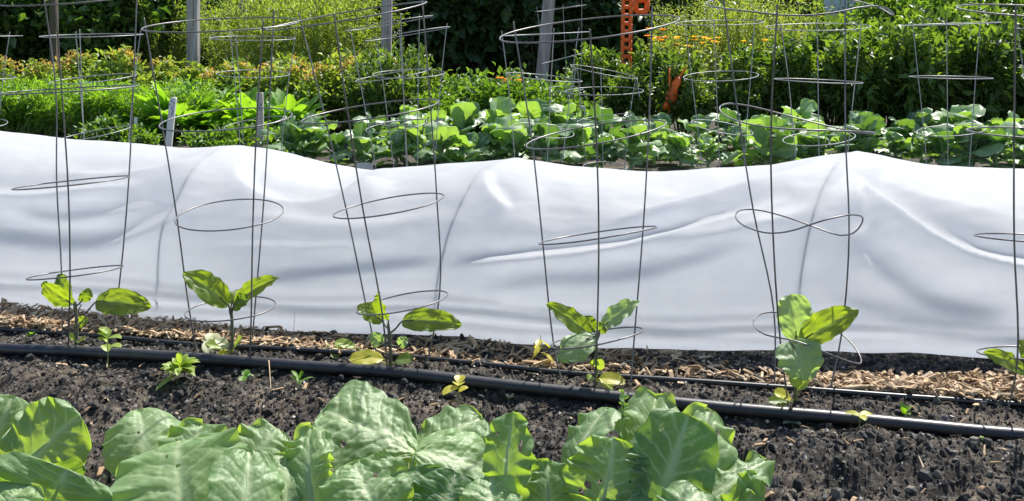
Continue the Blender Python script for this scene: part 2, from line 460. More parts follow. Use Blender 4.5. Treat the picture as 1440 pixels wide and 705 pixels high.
for k in range(14):
    L = random.uniform(0.028, 0.05); W = L * random.uniform(0.16, 0.42)
    V = chip_arrays(L, W, random.uniform(0.002, 0.005))
    chipmeshes.append(make_mesh("wood_chip", V, BOXF, M['chip'], False, {"tone": np.full(8, random.betavariate(3, 1.6))}))
for k in range(230):
    x, y = mulch_spot(); g = G(x, y)
    o = link("wood_chip", chipmeshes[k % 14], mulch)
    o.location = (g[0], g[1], gz(g[0], g[1]) + 0.008 + random.uniform(0, 0.006) + heap(x))
    o.rotation_euler = (random.gauss(0, 0.3), random.gauss(0, 0.3), random.uniform(0, 6.28))

# ------------------------------------------------------------------ white row-cover tunnel
HEM = [(-420, 392), (-200, 411), (0, 429), (100, 437), (200, 447), (300, 456), (420, 462), (560, 463), (650, 470), (720, 479), (850, 488), (960, 493), (1080, 493), (1280, 495), (1360, 500), (1440, 504), (1700, 515), (1950, 530)]
RIDGE = [(-400, 178), (-60, 177), (0, 181), (40, 185), (80, 192), (200, 200), (260, 207), (322, 206), (380, 213), (440, 228), (490, 236), (560, 231), (650, 228), (715, 226), (760, 228), (850, 233), (960, 231), (1080, 222), (1195, 213), (1290, 228), (1440, 236), (1690, 233), (1950, 245)]
HOOPS = [(-270, -170), (222, 322), (610, 712), (1120, 1195), (1620, 1690)]
hem_x, hem_y = np.array(HEM, float).T; rid_x, rid_y = np.array(RIDGE, float).T
HW = 0.37
def sm(x, xs, ys):
    return np.interp(x, xs, ys)
def tunnel_line(xf):
    """front hem point, ridge point, back hem point for the fabric thread that starts at hem pixel xf"""
    hx = np.array([h[0] for h in HOOPS], float); ox = np.array([h[1] - h[0] for h in HOOPS], float)
    xr = xf + np.interp(xf, hx, ox)
    zf = 0.012
    yf = sm(xf, hem_x, hem_y)
    Yf = F * (H - zf) / (yf - YH); A = np.stack([(xf - CX) / F * Yf, Yf, np.full_like(Yf, zf)], -1)
    Yr = F * H / (sm(xr, hem_x, hem_y) - YH) + HW
    ker = 0
    for dx_ in (-24, -12, 0, 12, 24): ker = ker + sm(xr + dx_, rid_x, rid_y) / 5
    B = np.stack([(xr - CX) / F * Yr, Yr, H - (ker - YH) / F * Yr], -1)
    Cc = 2 * B - A; Cc[:, 2] = 0.015
    return A, B, Cc
def tunnel_point(A, B, Cc, phi):
    """phi 0 front hem .. pi back hem: half ellipse through the ridge"""
    c = np.cos(phi); s = np.maximum(np.sin(phi), 0)
    Wd = (A - B) * (1, 1, 0); Wb = (Cc - B) * (1, 1, 0)
    side = np.where(c >= 0, np.abs(c) ** 0.92, 0)[..., None] * Wd + np.where(c < 0, np.abs(c) ** 0.92, 0)[..., None] * Wb
    p = B + side
    base = np.where(c >= 0, A[..., 2], Cc[..., 2])
    p = p.copy(); p[..., 2] = base + (B[..., 2] - base) * s ** 0.92
    return p
ns, nph = 620, 170
xf = np.linspace(-400, 1900, ns)
A, B, Cc = tunnel_line(xf)
ph = np.linspace(0, math.pi, nph)
Pg = tunnel_point(A[:, None, :], B[:, None, :], Cc[:, None, :], np.broadcast_to(ph[None, :], (ns, nph)))
# outward normals of the plain form
dS = np.gradient(Pg, axis=0); dT = np.gradient(Pg, axis=1)
Nn = np.cross(dS, dT); Nn /= np.linalg.norm(Nn, axis=2)[..., None] + 1e-9
if Nn[ns // 2, 10, 1] > 0: Nn = -Nn
pxx = CX + F * Pg[..., 0] / Pg[..., 1]; pyy = YH + F * (H - Pg[..., 2]) / Pg[..., 1]
frontw = np.clip((math.pi * 0.56 - ph) / 0.25, 0, 1)[None, :]
hx = np.array([h[0] for h in HOOPS], float)
idx = np.clip(np.searchsorted(hx, xf) - 1, 0, len(hx) - 2)
fr = (xf - hx[idx]) / (hx[idx + 1] - hx[idx]); fr = np.clip(fr, 0, 1)
sag = np.sin(math.pi * fr) ** 1.3
D = np.zeros((ns, nph))
D -= 0.045 * sag[:, None] * (np.sin(ph) ** 1.2)[None, :] * (0.35 + 0.65 * frontw)
D += 0.022 * fbm(pxx / 150, pyy / 60, 1.0, 3, 77) * np.sin(ph)[None, :]
D += 0.0045 * fbm(pxx / 60, pyy / 14, 1.0, 3, 177) * np.sin(ph)[None, :]
D += 0.0022 * fbm(pxx / 22, pyy / 9, 1.0, 2, 178) * np.sin(ph)[None, :]
# tight cloth right over the hoops
for hxx in hx:
    q = (xf - hxx) / 7.0
    D += (0.0035 * np.exp(-np.abs(q)))[:, None] * (np.sin(ph) > 0.12)[None, :]
def crease(pix, amp, wid, soft=2.6, taper=0.25):
    """fold running along a pixel path: sharp on its upper side, fading out below"""
    global D
    p = catmull(np.array(pix, float), 12)
    seg = p[1:] - p[:-1]; sl = np.linalg.norm(seg, axis=1); cum = np.concatenate([[0], np.cumsum(sl)]); tot = cum[-1]
    x0, y0 = p.min(0) - wid * 5; x1, y1 = p.max(0) + wid * 5
    msk = (pxx > x0) & (pxx < x1) & (pyy > y0) & (pyy < y1) & (ph[None, :] < math.pi * 0.62)
    X = pxx[msk]; Yq = pyy[msk]
    best = np.full(X.shape, 1e9); bs = np.zeros(X.shape); sg = np.zeros(X.shape)
    for k in range(len(seg)):
        tt = np.clip(((X - p[k, 0]) * seg[k, 0] + (Yq - p[k, 1]) * seg[k, 1]) / sl[k] ** 2, 0, 1)
        ddx = X - p[k, 0] - tt * seg[k, 0]; ddy = Yq - p[k, 1] - tt * seg[k, 1]
        dd = np.hypot(ddx, ddy); better = dd < best
        best = np.where(better, dd, best); bs = np.where(better, cum[k] + tt * sl[k], bs)
        sg = np.where(better, np.sign(seg[k, 0] * ddy - seg[k, 1] * ddx), sg)   # + below the path (path runs left to right)
    up = np.exp(-(best / wid) ** 2); dn = np.exp(-(best / (wid * soft)) ** 1.5)
    prof = np.where(sg < 0, up, dn) - 0.45 * np.where(sg < 0, np.exp(-((best - wid * 2.2) / (wid * 1.6)) ** 2), 0)
    e = np.clip(bs / (taper * tot), 0, 1) * np.clip((tot - bs) / (taper * tot), 0, 1)
    D[msk] += 1.35 * amp * prof * e * (3 - 2 * e) * e
crease([(1190, 240), (1215, 268), (1275, 308), (1345, 350), (1440, 378), (1560, 395)], 0.030, 13, 3.5, 0.12)
crease([(612, 380), (720, 368), (830, 354), (900, 340), (980, 318), (1060, 298), (1130, 270)], 0.022, 10, 3.5, 0.2)
crease([(840, 308), (960, 274), (1060, 252), (1185, 222)], 0.016, 9, 3, 0.3)
crease([(900, 262), (1000, 252), (1100, 246)], 0.007, 6, 2.5)
crease([(900, 345), (1020, 330), (1120, 305), (1150, 280)], 0.012, 12, 3)
crease([(690, 238), (684, 262), (700, 282), (718, 298)], 0.010, 8, 2.2)
crease([(322, 222), (345, 262), (400, 280), (470, 272), (520, 248), (560, 236)], 0.024, 12, 3.2, 0.2)
crease([(322, 300), (420, 312), (520, 318), (640, 300)], 0.010, 14, 3)
crease([(330, 405), (450, 392), (560, 380), (640, 372)], 0.011, 11, 3)
crease([(-120, 268), (0, 272), (110, 266), (180, 262), (225, 250)], 0.013, 9, 3)
crease([(60, 232), (150, 238), (220, 236), (300, 222)], 0.012, 8, 3)
crease([(-60, 335), (80, 352), (170, 345), (245, 312), (285, 262)], 0.018, 14, 3)
crease([(0, 300), (90, 310), (170, 300), (240, 280)], 0.009, 10, 3)
crease([(640, 420), (760, 405), (860, 400), (960, 380), (1080, 345)], 0.011, 14, 3)
crease([(1200, 262), (1206, 300), (1212, 330)], 0.008, 9, 2)
crease([(1150, 420), (1230, 445), (1330, 462), (1440, 470)], 0.010, 14, 3)
crease([(1180, 330), (1240, 392), (1320, 440), (1430, 452)], 0.012, 16, 3)
crease([(1210, 232), (1300, 262), (1440, 292)], 0.010, 12, 3)
crease([(760, 246), (860, 250), (960, 246)], 0.008, 10, 3)
crease([(400, 236), (470, 250), (560, 246), (660, 236)], 0.008, 9, 3)
# gathered hem: a few long flat tucks just above the ground
for off, amp in ((12, 0.006), (27, 0.008), (40, 0.004)):
    seg_pts = [(x, float(sm(x, hem_x, hem_y)) - off + 4 * math.sin(x * 0.013 + off)) for x in range(-300, 1800, 70)]
    crease(seg_pts, amp, 4.5, 2.0, 0.05)
D *= np.clip(ph / 0.06, 0, 1)[None, :]
Pf = Pg + Nn * D[..., None]
hemwave = 0.008 * fbm(xf / 60, xf * 0, 1.0, 3, 5)
Pf[:, 0, 1] += hemwave; Pf[:, 0, 2] = 0.006 + 0.012 * np.clip(fbm(xf / 110, xf * 0 + 3, 1.0, 3, 9) + 0.3, 0, 1)
for i in (0, -1):
    g_ = ground_z(Pf[:, i, 0], Pf[:, i, 1], False); Pf[:, i, 2] += g_
ii = np.arange(ns - 1)[:, None]; jj = np.arange(nph - 1)[None, :]
FQ = np.stack([ii * nph + jj, (ii + 1) * nph + jj, (ii + 1) * nph + jj + 1, ii * nph + jj + 1], -1).reshape(-1, 4)
tunnel = empty("row_cover_tunnel", (0, 2.75, 0), "long low tunnel of white row cover fabric draped over wire hoops", "row cover")
link("fabric", make_mesh("fabric", local(Pf.reshape(-1, 3), tunnel), FQ, M['fabric']), tunnel)
for a, b_ in HOOPS:
    i = int(np.argmin(np.abs(xf - a)))
    pts = Pf[i] - Nn[i] * (0.0030 + 0.012 * np.clip(0.35 - np.minimum(ph, math.pi - ph), 0, 1))[:, None]
    pts = pts[::3].copy(); pts[:, 2] = np.maximum(pts[:, 2], 0.002)
    V, Fc = tube_arrays(pts, 0.0021, 7)
    mb = MB(); mb.add(V, Fc); mb.build("hoop", M['hoop'], tunnel)

# ------------------------------------------------------------------ wire cages
def ring_fn(Y0, xl, xr, yl, yr, h, knots=None):
    xc = (xl + xr) / 2; yc = (yl + yr) / 2
    r = (xr - xl) / 2 / F * Y0
    C = P(xc, yc, Y0)
    a = (yl - yr) / 2 * Y0 / F
    b_ = (h - (yc - YH) * r / Y0) * Y0 / F
    kn = None
    if knots:
        k = sorted(knots); dg = np.radians([q[0] for q in k]); py = np.array([q[1] for q in k], float)
        dg = np.concatenate([dg - 2 * math.pi, dg, dg + 2 * math.pi]); py = np.tile(py, 3); kn = (dg, py)
    def f(th):
        th = np.asarray(th, float)
        X = C[0] + r * np.cos(th); Yv = C[1] + r * np.sin(th)
        if kn is not None:
            q = (th + math.pi) % (2 * math.pi) - math.pi
            s = 0
            for dq in (-0.3, -0.15, 0, 0.15, 0.3): s = s + np.interp(q + dq, *kn) / 5
            Z = H - (s - YH) / F * Yv
        else:
            Z = C[2] + a * np.cos(th) + b_ * np.sin(th)
        return np.stack([X, Yv, Z], -1)
    return f, C, r
def wire_cage(Y0, rings, legs, label, group=None, mat='wire', rad=0.0017, top_ext=0.012):
    rf = [ring_fn(Y0, *rg) for rg in rings]
    cage = empty("tomato_cage", (rf[0][1][0], Y0, gz(rf[0][1][0], Y0)), label, "plant cage", group)
    th = np.linspace(0, 2 * math.pi, 64, endpoint=False)
    jit = random.random() * 6
    for f, C, r in rf:
        pts = f(th)
        pts[:, :2] = C[:2] + (pts[:, :2] - C[:2]) * (1 + 0.02 * np.sin(2 * th + jit) + 0.012 * np.sin(3 * th + 2 * jit))[:, None]
        V, Fc = tube_arrays(pts, rad, 7, True)
        mb = MB(); mb.add(V, Fc); mb.build("ring", M[mat], cage)
    for pix, sign, foot in legs:
        py = np.array([q[1] for q in pix], float); pxl = np.array([q[0] for q in pix], float)
        o_ = np.argsort(py); pts = []
        for (f, C, r), rg in zip(rf, rings):
            yc = (rg[2] + rg[3]) / 2
            ang = 0.0; yy = yc
            for _ in range(4):
                xx = np.interp(yy, py[o_], pxl[o_])
                if yy < py[o_][0]: xx = pxl[o_][0] + (yy - py[o_][0]) * (pxl[o_][1] - pxl[o_][0]) / (py[o_][1] - py[o_][0])
                Yd = Y0
                for __ in range(3):
                    dx = (xx - CX) / F * Yd - C[0]
                    dx = max(-r, min(r, dx)); Yd = Y0 + sign * math.sqrt(max(r * r - dx * dx, 0))
                ang = math.atan2(Yd - Y0, dx)
                pt = f(ang); yy = YH + F * (H - pt[2]) / pt[1]
            out = np.array((math.cos(ang), math.sin(ang), 0)) * rad * 1.7
            pts.append(f(ang) + out)
        fx = np.interp(foot[1], py[o_], pxl[o_]) if foot[0] is None else foot[0]
        g = G(fx, foot[1]); g[2] = gz(g[0], g[1]) - 0.05
        v = pts[0] - g; g2 = g + v * (0.05 / max(v[2], 0.05)) * 0
        pts = [g2] + pts
        pts.append(pts[-1] + (pts[-1] - pts[-2]) / np.linalg.norm(pts[-1] - pts[-2]) * top_ext)
        V, Fc = tube_arrays(catmull(pts, 5), rad * 1.08, 7)
        mb = MB(); mb.add(V, Fc); mb.build("leg", M[mat], cage)
    return cage
wire_cage(2.25, [(45, 168, 390, 377, 8), (27, 177, 264, 250, 7), (4, 187, 131, 122, 5), (-8, 199, -2, -8, 12)],
          [([(25, 0), (57, 235), (84, 420), (88, 476)], 1, (88, 477)), ([(78, 0), (96, 235), (100, 440), (95, 489)], -1, (95, 490)), ([(187, 5), (176, 235), (162, 420), (154, 475)], 1, (154, 479))],
          "wire cage with slanted rings around the eggplant by the thickest wood chips")
wire_cage(2.17, [(263, 387, 437, 431, 17), (250, 398, 303, 300, 22), (229, 410, 171, 164, 16), (206, 419, 37, 32, 10)],
          [([(204, 31), (240, 240), (260, 420), (283, 505)], 1, (283, 502)), ([(370, 44), (357, 240), (353, 460), (350, 504)], -1, (350, 505)), ([(383, 29), (373, 240), (355, 465), (352, 486)], 1, (351, 488))],
          "upright wire cage with level open rings around the two-winged eggplant")
wire_cage(2.11, [(502, 631, 436, 415, 13), (470, 626, 301, 277, 13), (427, 619, 168, 144, 12), (378, 602, 40, 4, 9)],
          [([(420, 20), (475, 235), (513, 420), (541, 518)], 1, (541, 516)), ([(471, 27), (501, 240), (541, 455), (546, 521)], -1, (547, 524)), ([(592, 0), (611, 240), (618, 405), (606, 468), (591, 522)], 1, (592, 518))],
          "leaning wire cage with all rings tipped the same way around a broad-leaved eggplant")
wire_cage(2.03, [(774, 903, 487, 463, 9), (758, 921, 343, 319, 4), (740, 934, 205, 172, 12), (703, 951, 54, 25, 13)],
          [([(726, 48), (756, 240), (776, 470), (801, 545)], 1, (801, 543)), ([(828, 15), (841, 240), (843, 440), (834, 548)], -1, (835, 551)), ([(916, 24), (910, 240), (892, 460), (883, 548)], 1, (884, 545))],
          "wire cage with steeply tilted nearly edge-on rings around the drooping-leaf eggplant")
wire_cage(1.95, [(1064, 1206, 463, 494, 20, [(-180, 463), (-150, 475), (-120, 478), (-75, 504), (-45, 513), (-20, 511), (0, 494), (30, 470), (60, 448), (110, 437), (150, 445)]),
                 (1039, 1207, 312, 318, 22, [(-180, 312), (-150, 325), (-125, 333), (-100, 318), (-75, 303), (-40, 301), (-15, 310), (0, 322), (20, 337), (45, 326), (70, 312), (100, 298), (130, 293), (155, 298)]),
                 (1017, 1224, 158, 189, 12, [(-180, 160), (-150, 174), (-120, 182), (-60, 185), (0, 189), (30, 185), (60, 172), (90, 158), (120, 146), (150, 145)]),
                 (999, 1246, 8, 14, 10, [(-180, 8), (-150, 14), (-120, 20), (-100, 26), (-75, 12), (-55, 3), (-35, 18), (-22, 29), (0, 16), (20, 5), (60, -8), (120, -6), (150, 2)])],
          [([(1020, 0), (1050, 240), (1086, 420), (1091, 445), (1088, 553)], 1, (1088, 551)), ([(1092, 25), (1081, 240), (1097, 484), (1113, 573)], -1, (1114, 575)), ([(1215, 29), (1205, 240), (1199, 450), (1190, 500), (1154, 563)], 1, (1156, 563))],
          "wire cage with bent bow-tie rings around the pale-leaved eggplant")
wire_cage(1.87, [(1380, 1512, 498, 495, 9), (1377, 1527, 333, 338, 7), (1368, 1556, 186, 190, 9), (1355, 1572, 14, 18, 10)],
          [([(1387, 24), (1394, 240), (1402, 420), (1405, 583)], -1, (1405, 585)), ([(1500, 20), (1490, 240), (1470, 480), (1462, 560)], 1, (1462, 562)), ([(1520, 30), (1510, 240), (1500, 480), (1490, 585)], -1, (1490, 590))],
          "wire cage at the end of the row past the pale-leaved eggplant")

# cages standing in the bed behind the tunnel
def back_cage(xc, yt, wpx, tilt, seed, label="pale sunlit-toned wire cage standing in the bed behind the white tunnel", turn=None):
    r0 = random.Random(seed)
    Y0 = 0.36 * F / wpx
    sc = F / Y0
    ybase = YH + F * H / Y0
    rings = []
    hts = [0.16, 0.38, 0.59, 0.0]; hts[3] = H - (yt - YH) / F * Y0
    dia = [0.20, 0.25, 0.305, 0.36]
    for hgt, d in zip(hts, dia):
        yc = YH + F * (H - hgt) / Y0; hw = d / 2 * sc
        xo = xc + (0.79 - hgt) * 40 * tilt
        t_ = tilt * hw * 0.25 + r0.gauss(0, 4)
        rings.append((xo - hw, xo + hw, yc + t_, yc - t_, (yc - YH) * (d / 2) / Y0 + r0.uniform(-1, 5)))
    a0 = r0.uniform(0, 2.09) if turn is None else turn
    legs = []
    for k in range(3):
        a = a0 + k * 2.094; pts = []
        for rg in rings[::-1]:
            pts.append(((rg[0] + rg[1]) / 2 + (rg[1] - rg[0]) / 2 * math.cos(a) * 0.97, (rg[2] + rg[3]) / 2))
        fx = (rings[0][0] + rings[0][1]) / 2 + 0.35 * (rings[0][1] - rings[0][0]) * math.cos(a)
        fy = YH + F * H / (Y0 + 0.07 * math.sin(a))
        pts.append((fx, fy))
        legs.append((pts, 1 if math.sin(a) > 0 else -1, (fx, fy)))
    wire_cage(Y0, rings, legs, label, "cages in the bed behind the tunnel", 'wire_lit', 0.0017, 0.02)
for i, (xc, yt, wp, tl) in enumerate([(129, 50, 132, 0.3), (-38, 52, 120, 0.0), (356, 54, 118, 0.1), (548, 33, 122, 0.6), (572, 48, 118, 0.3), (766, 48, 128, -0.2), (1012, 32, 124, 0.2), (1150, 38, 138, 0.1), (1336, 34, 128, 0.0), (848, 128, 112, 0.1), (1500, 40, 130, 0)]):
    back_cage(xc, yt, wp, tl, 100 + i)
back_cage(790, 12, 74, 0.3, 140, "small far wire cage standing by the leaning grey post")

# ------------------------------------------------------------------ leaves
def blade(mb, base, ctrl, tip, nrm, Wd, nu=26, nv=18, prof=(0.55, 0.45), fold=0.25, curl=0.0, ruff=0.0, rf=3.0, quilt=0.0, nvein=6, holes=(), tone=0.4, edge=0.05, seed=0, stalk=0.0, twist=0.0):
    """one leaf: midrib is a curve base-ctrl-tip, the surface turns round it; quilt raises the cells between the veins"""
    base, ctrl, tip, nrm = (np.asarray(q, float) for q in (base, ctrl, tip, nrm))
    u = np.linspace(0, 1, nu)
    mid = ((1 - u) ** 2)[:, None] * base + (2 * u * (1 - u))[:, None] * ctrl + (u ** 2)[:, None] * tip
    T = np.gradient(mid, axis=0); T /= np.linalg.norm(T, axis=1)[:, None] + 1e-9
    Sd = np.cross(nrm[None], T); Sd /= np.linalg.norm(Sd, axis=1)[:, None] + 1e-9
    Nv = np.cross(T, Sd)
    if twist:
        ca = np.cos(twist * u)[:, None]; sa = np.sin(twist * u)[:, None]
        Sd, Nv = Sd * ca + Nv * sa, Nv * ca - Sd * sa
    pu = np.clip((u - stalk) / (1 - stalk), 0, 1)
    a, b_ = prof; pk = a / (a + b_)
    wu = (pu ** a) * ((1 - pu) ** b_) / ((pk ** a) * ((1 - pk) ** b_))
    v = np.linspace(-1, 1, nv)
    U, Vv = np.meshgrid(u, v, indexing='ij'); sgn = np.sign(Vv); av = np.abs(Vv)
    w_ = wu[:, None] * Wd * (1 + edge * 2 * fbm(U * 5 + seed * 3.1, sgn * 7 + seed, 1.0, 3, seed) + edge * 0.35 * np.sin(U * 38 + sgn + seed) * av)
    lat = Vv * w_
    z = np.abs(lat) * math.tan(fold) - curl * lat ** 2 / Wd
    z = z + ruff * Wd * av ** 2.2 * np.sin(2 * math.pi * rf * (U + 0.5 * fbm(U * 3 + seed, sgn * 5, 1.0, 2, seed + 8)) + sgn * 1.1 + seed * 1.7) * np.clip(pu * 4, 0, 1)[:, None]
    z = z + 0.10 * Wd * fbm(U * 2.2 + seed, Vv * 1.6 + seed, 1.0, 2, seed + 5)
    q = (pu[:, None] - 0.36 * av ** 0.9 * (1 - 0.4 * pu[:, None])) * nvein + 0.25 * sgn + 0.7 * fbm(U * 4 + seed, Vv * 3, 1.0, 2, seed + 6)
    fq = q - np.floor(q); dv = np.minimum(fq, 1 - fq)
    sidev = np.exp(-(dv / 0.072) ** 2) * np.clip(1.15 - av, 0, 1)
    midv = np.exp(-(lat / (0.018 * 1.0 * (1.15 - U) * (Wd / 0.1) ** 0.7 + 1e-5)) ** 2)
    net = np.exp(-(np.abs(fbm(U * 9 + seed, Vv * 6, 1.0, 2, seed + 3)) / 0.018) ** 2) * 0.45
    vein = np.clip(np.maximum(sidev * 0.95, midv) + net * 0.6, 0, 1)
    z = z + quilt * Wd * (0.30 * np.minimum(dv * 4, 1) ** 0.6 * np.clip(av * 3, 0, 1) * np.clip(1.2 - av, 0, 1) + 0.9 * fbm(U * 6 + seed, Vv * 4.5, 1.0, 3, seed + 9) - 0.25 * net)
    Vt = mid[:, None, :] + Sd[:, None, :] * lat[..., None] + Nv[:, None, :] * z[..., None]
    i = np.arange(nu - 1)[:, None]; j = np.arange(nv - 1)[None, :]
    Fq = np.stack([i * nv + j, i * nv + j + 1, (i + 1) * nv + j + 1, (i + 1) * nv + j], -1).reshape(-1, 4)
    if holes:
        cu = (U[:-1, :-1] + U[1:, 1:]).ravel() / 2; cv = (Vv[:-1, :-1] + Vv[1:, 1:]).ravel() / 2
        keep = np.ones(len(Fq), bool)
        for hu, hv, hr in holes: keep &= ((cu - hu) / hr) ** 2 + ((cv - hv) / (hr * 1.6)) ** 2 > 1
        Fq = Fq[keep]
    tn = tone + 0.25 * fbm(U * 3 + seed, Vv * 3, 1.0, 2, seed + 1)
    mb.add(Vt.reshape(-1, 3), Fq, tone=tn.ravel(), vein=vein.ravel())
    return mid, Nv

def stem_tube(mb, pts, r0, r1, k=7, m=6):
    c = catmull(pts, m); V, Fc = tube_arrays(c, np.linspace(r0, r1, len(c)), k)
    mb.add(V, Fc, tone=0.6, vein=0.7)

# ------------------------------------------------------------------ foreground collards
def collard_plant(cx, cy, label, leaves):
    """leaves: base px, tip px, depths at base/tip, bow (m towards normal), normal, half width px, options"""
    g = G(cx, cy); g[2] = gz(g[0], g[1])
    pl = empty("collard_plant", tuple(g), label, "collard")
    mb = MB(); top = g + (0, 0, 0.045)
    stem_tube(mb, [g - (0, 0, 0.02), g + (0.003, 0, 0.02), top], 0.016, 0.013); mb.build("stem", M['collard'], pl)
    for k, (bp, tp, Yb, Yt, nrm, hw, opt) in enumerate(leaves):
        nrm = np.array(nrm, float)
        if nrm[2] > 0.45: Yb = min(Yb, F * (H - 0.05) / (bp[1] - YH))
        else:
            dY = Yt - Yb; Yb = min(Yb, F * (H - 0.045) / (min(bp[1], 737) - YH)); Yt = Yb + dY
            ymax = YH + F * (H - 0.045) / Yb
            if bp[1] > ymax: f_ = (bp[1] - ymax) / (bp[1] - tp[1]); bp = (bp[0] + (tp[0] - bp[0]) * f_, ymax)
        if nrm[2] > 0.45:        # leaves held open to the sky lean back from the viewer
            Yt = max(Yb + 0.02, Yb + opt.pop('lean', 0.75) * max(0.03, (bp[1] - tp[1]) / F * Yb)); nrm = nrm * (1, 0.6, 1.3)
        base = P(*bp, Yb); tip = P(*tp, Yt)
        nrm /= np.linalg.norm(nrm)
        bow = opt.pop('bow', 0.03)
        ctrl = (base + tip) / 2 + nrm * bow
        Wd = hw / F * (Yb + Yt) / 2
        mb = MB()
        kw = dict(nu=92, nv=62, prof=(0.5, 0.36), fold=0.18, curl=0.2, ruff=0.2, rf=3, quilt=0.065, nvein=7, seed=k + int(cx) % 50, edge=0.08)
        kw.update(opt)
        mid, Nv = blade(mb, base, ctrl, tip, nrm, Wd, **kw)
        # midrib and stalk running down to the stem
        rib = mid - Nv * 0.0022
        rr = np.linspace(0.0042, 0.0008, len(rib))
        V, Fc = tube_arrays(rib, rr, 7); mb.add(V, Fc, tone=0.6, vein=0.8)
        d0 = mid[1] - mid[0]; d0 /= np.linalg.norm(d0)
        stem_tube(mb, [top - (0, 0, 0.01), (top + base) / 2 - (0, 0, 0.012), base - Nv[0] * 0.002], 0.006, 0.0043)
        mb.build("leaf", M['collard'], pl)
    return pl
# (base px), (tip px), depth base, depth tip, normal of the upper face, half width px
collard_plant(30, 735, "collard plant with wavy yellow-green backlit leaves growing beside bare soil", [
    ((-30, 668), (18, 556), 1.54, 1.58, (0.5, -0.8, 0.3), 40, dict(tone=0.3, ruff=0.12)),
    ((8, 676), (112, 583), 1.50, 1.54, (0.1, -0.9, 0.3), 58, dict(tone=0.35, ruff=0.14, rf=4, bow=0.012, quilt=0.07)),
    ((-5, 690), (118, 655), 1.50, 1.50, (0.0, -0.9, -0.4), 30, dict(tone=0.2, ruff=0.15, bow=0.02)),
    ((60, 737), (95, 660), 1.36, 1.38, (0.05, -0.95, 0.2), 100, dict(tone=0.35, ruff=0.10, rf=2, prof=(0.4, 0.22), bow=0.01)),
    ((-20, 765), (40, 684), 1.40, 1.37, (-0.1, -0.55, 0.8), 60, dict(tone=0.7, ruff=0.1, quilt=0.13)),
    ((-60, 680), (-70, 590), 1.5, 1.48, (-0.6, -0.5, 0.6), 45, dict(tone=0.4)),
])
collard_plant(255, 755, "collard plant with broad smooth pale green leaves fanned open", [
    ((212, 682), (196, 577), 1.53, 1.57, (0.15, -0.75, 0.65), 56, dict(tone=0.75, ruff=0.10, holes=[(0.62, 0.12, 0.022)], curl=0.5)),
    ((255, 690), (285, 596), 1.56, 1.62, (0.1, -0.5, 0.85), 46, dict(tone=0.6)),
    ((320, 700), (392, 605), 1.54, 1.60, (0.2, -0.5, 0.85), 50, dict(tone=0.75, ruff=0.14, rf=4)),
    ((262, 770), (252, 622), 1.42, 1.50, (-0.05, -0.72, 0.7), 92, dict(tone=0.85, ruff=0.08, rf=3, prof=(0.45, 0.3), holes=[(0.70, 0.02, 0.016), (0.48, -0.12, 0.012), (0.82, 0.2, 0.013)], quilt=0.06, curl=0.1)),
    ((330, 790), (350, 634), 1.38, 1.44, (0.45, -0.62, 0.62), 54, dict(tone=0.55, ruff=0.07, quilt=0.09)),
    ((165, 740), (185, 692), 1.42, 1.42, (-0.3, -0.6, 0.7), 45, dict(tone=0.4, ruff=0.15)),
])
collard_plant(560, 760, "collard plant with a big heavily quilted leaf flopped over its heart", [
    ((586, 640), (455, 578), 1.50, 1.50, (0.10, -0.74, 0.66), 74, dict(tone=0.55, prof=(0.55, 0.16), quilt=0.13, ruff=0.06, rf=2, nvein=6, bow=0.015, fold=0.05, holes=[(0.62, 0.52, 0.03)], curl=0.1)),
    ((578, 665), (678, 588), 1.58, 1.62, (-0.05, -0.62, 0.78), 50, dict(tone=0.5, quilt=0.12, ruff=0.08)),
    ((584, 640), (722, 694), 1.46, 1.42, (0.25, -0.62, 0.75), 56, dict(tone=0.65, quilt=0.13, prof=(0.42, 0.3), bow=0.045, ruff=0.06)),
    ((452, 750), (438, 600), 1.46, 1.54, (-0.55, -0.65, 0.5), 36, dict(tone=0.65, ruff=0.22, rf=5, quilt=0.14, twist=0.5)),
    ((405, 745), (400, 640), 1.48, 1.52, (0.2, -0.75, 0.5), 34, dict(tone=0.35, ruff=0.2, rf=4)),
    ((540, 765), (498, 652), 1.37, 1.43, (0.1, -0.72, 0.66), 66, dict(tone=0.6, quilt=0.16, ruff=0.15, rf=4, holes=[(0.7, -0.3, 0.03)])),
    ((610, 775), (640, 664), 1.36, 1.40, (-0.1, -0.97, -0.15), 70, dict(tone=0.0, quilt=0.10, prof=(0.4, 0.25), ruff=0.1)),  # darkest tone: the shade on this low leaf is put into its colour
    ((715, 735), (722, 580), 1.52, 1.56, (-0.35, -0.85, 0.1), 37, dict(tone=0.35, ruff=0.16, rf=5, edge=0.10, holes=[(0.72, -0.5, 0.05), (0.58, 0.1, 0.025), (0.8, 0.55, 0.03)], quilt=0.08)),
    ((690, 770), (690, 672), 1.34, 1.36, (0.1, -0.7, 0.7), 42, dict(tone=0.5, quilt=0.14)),
])
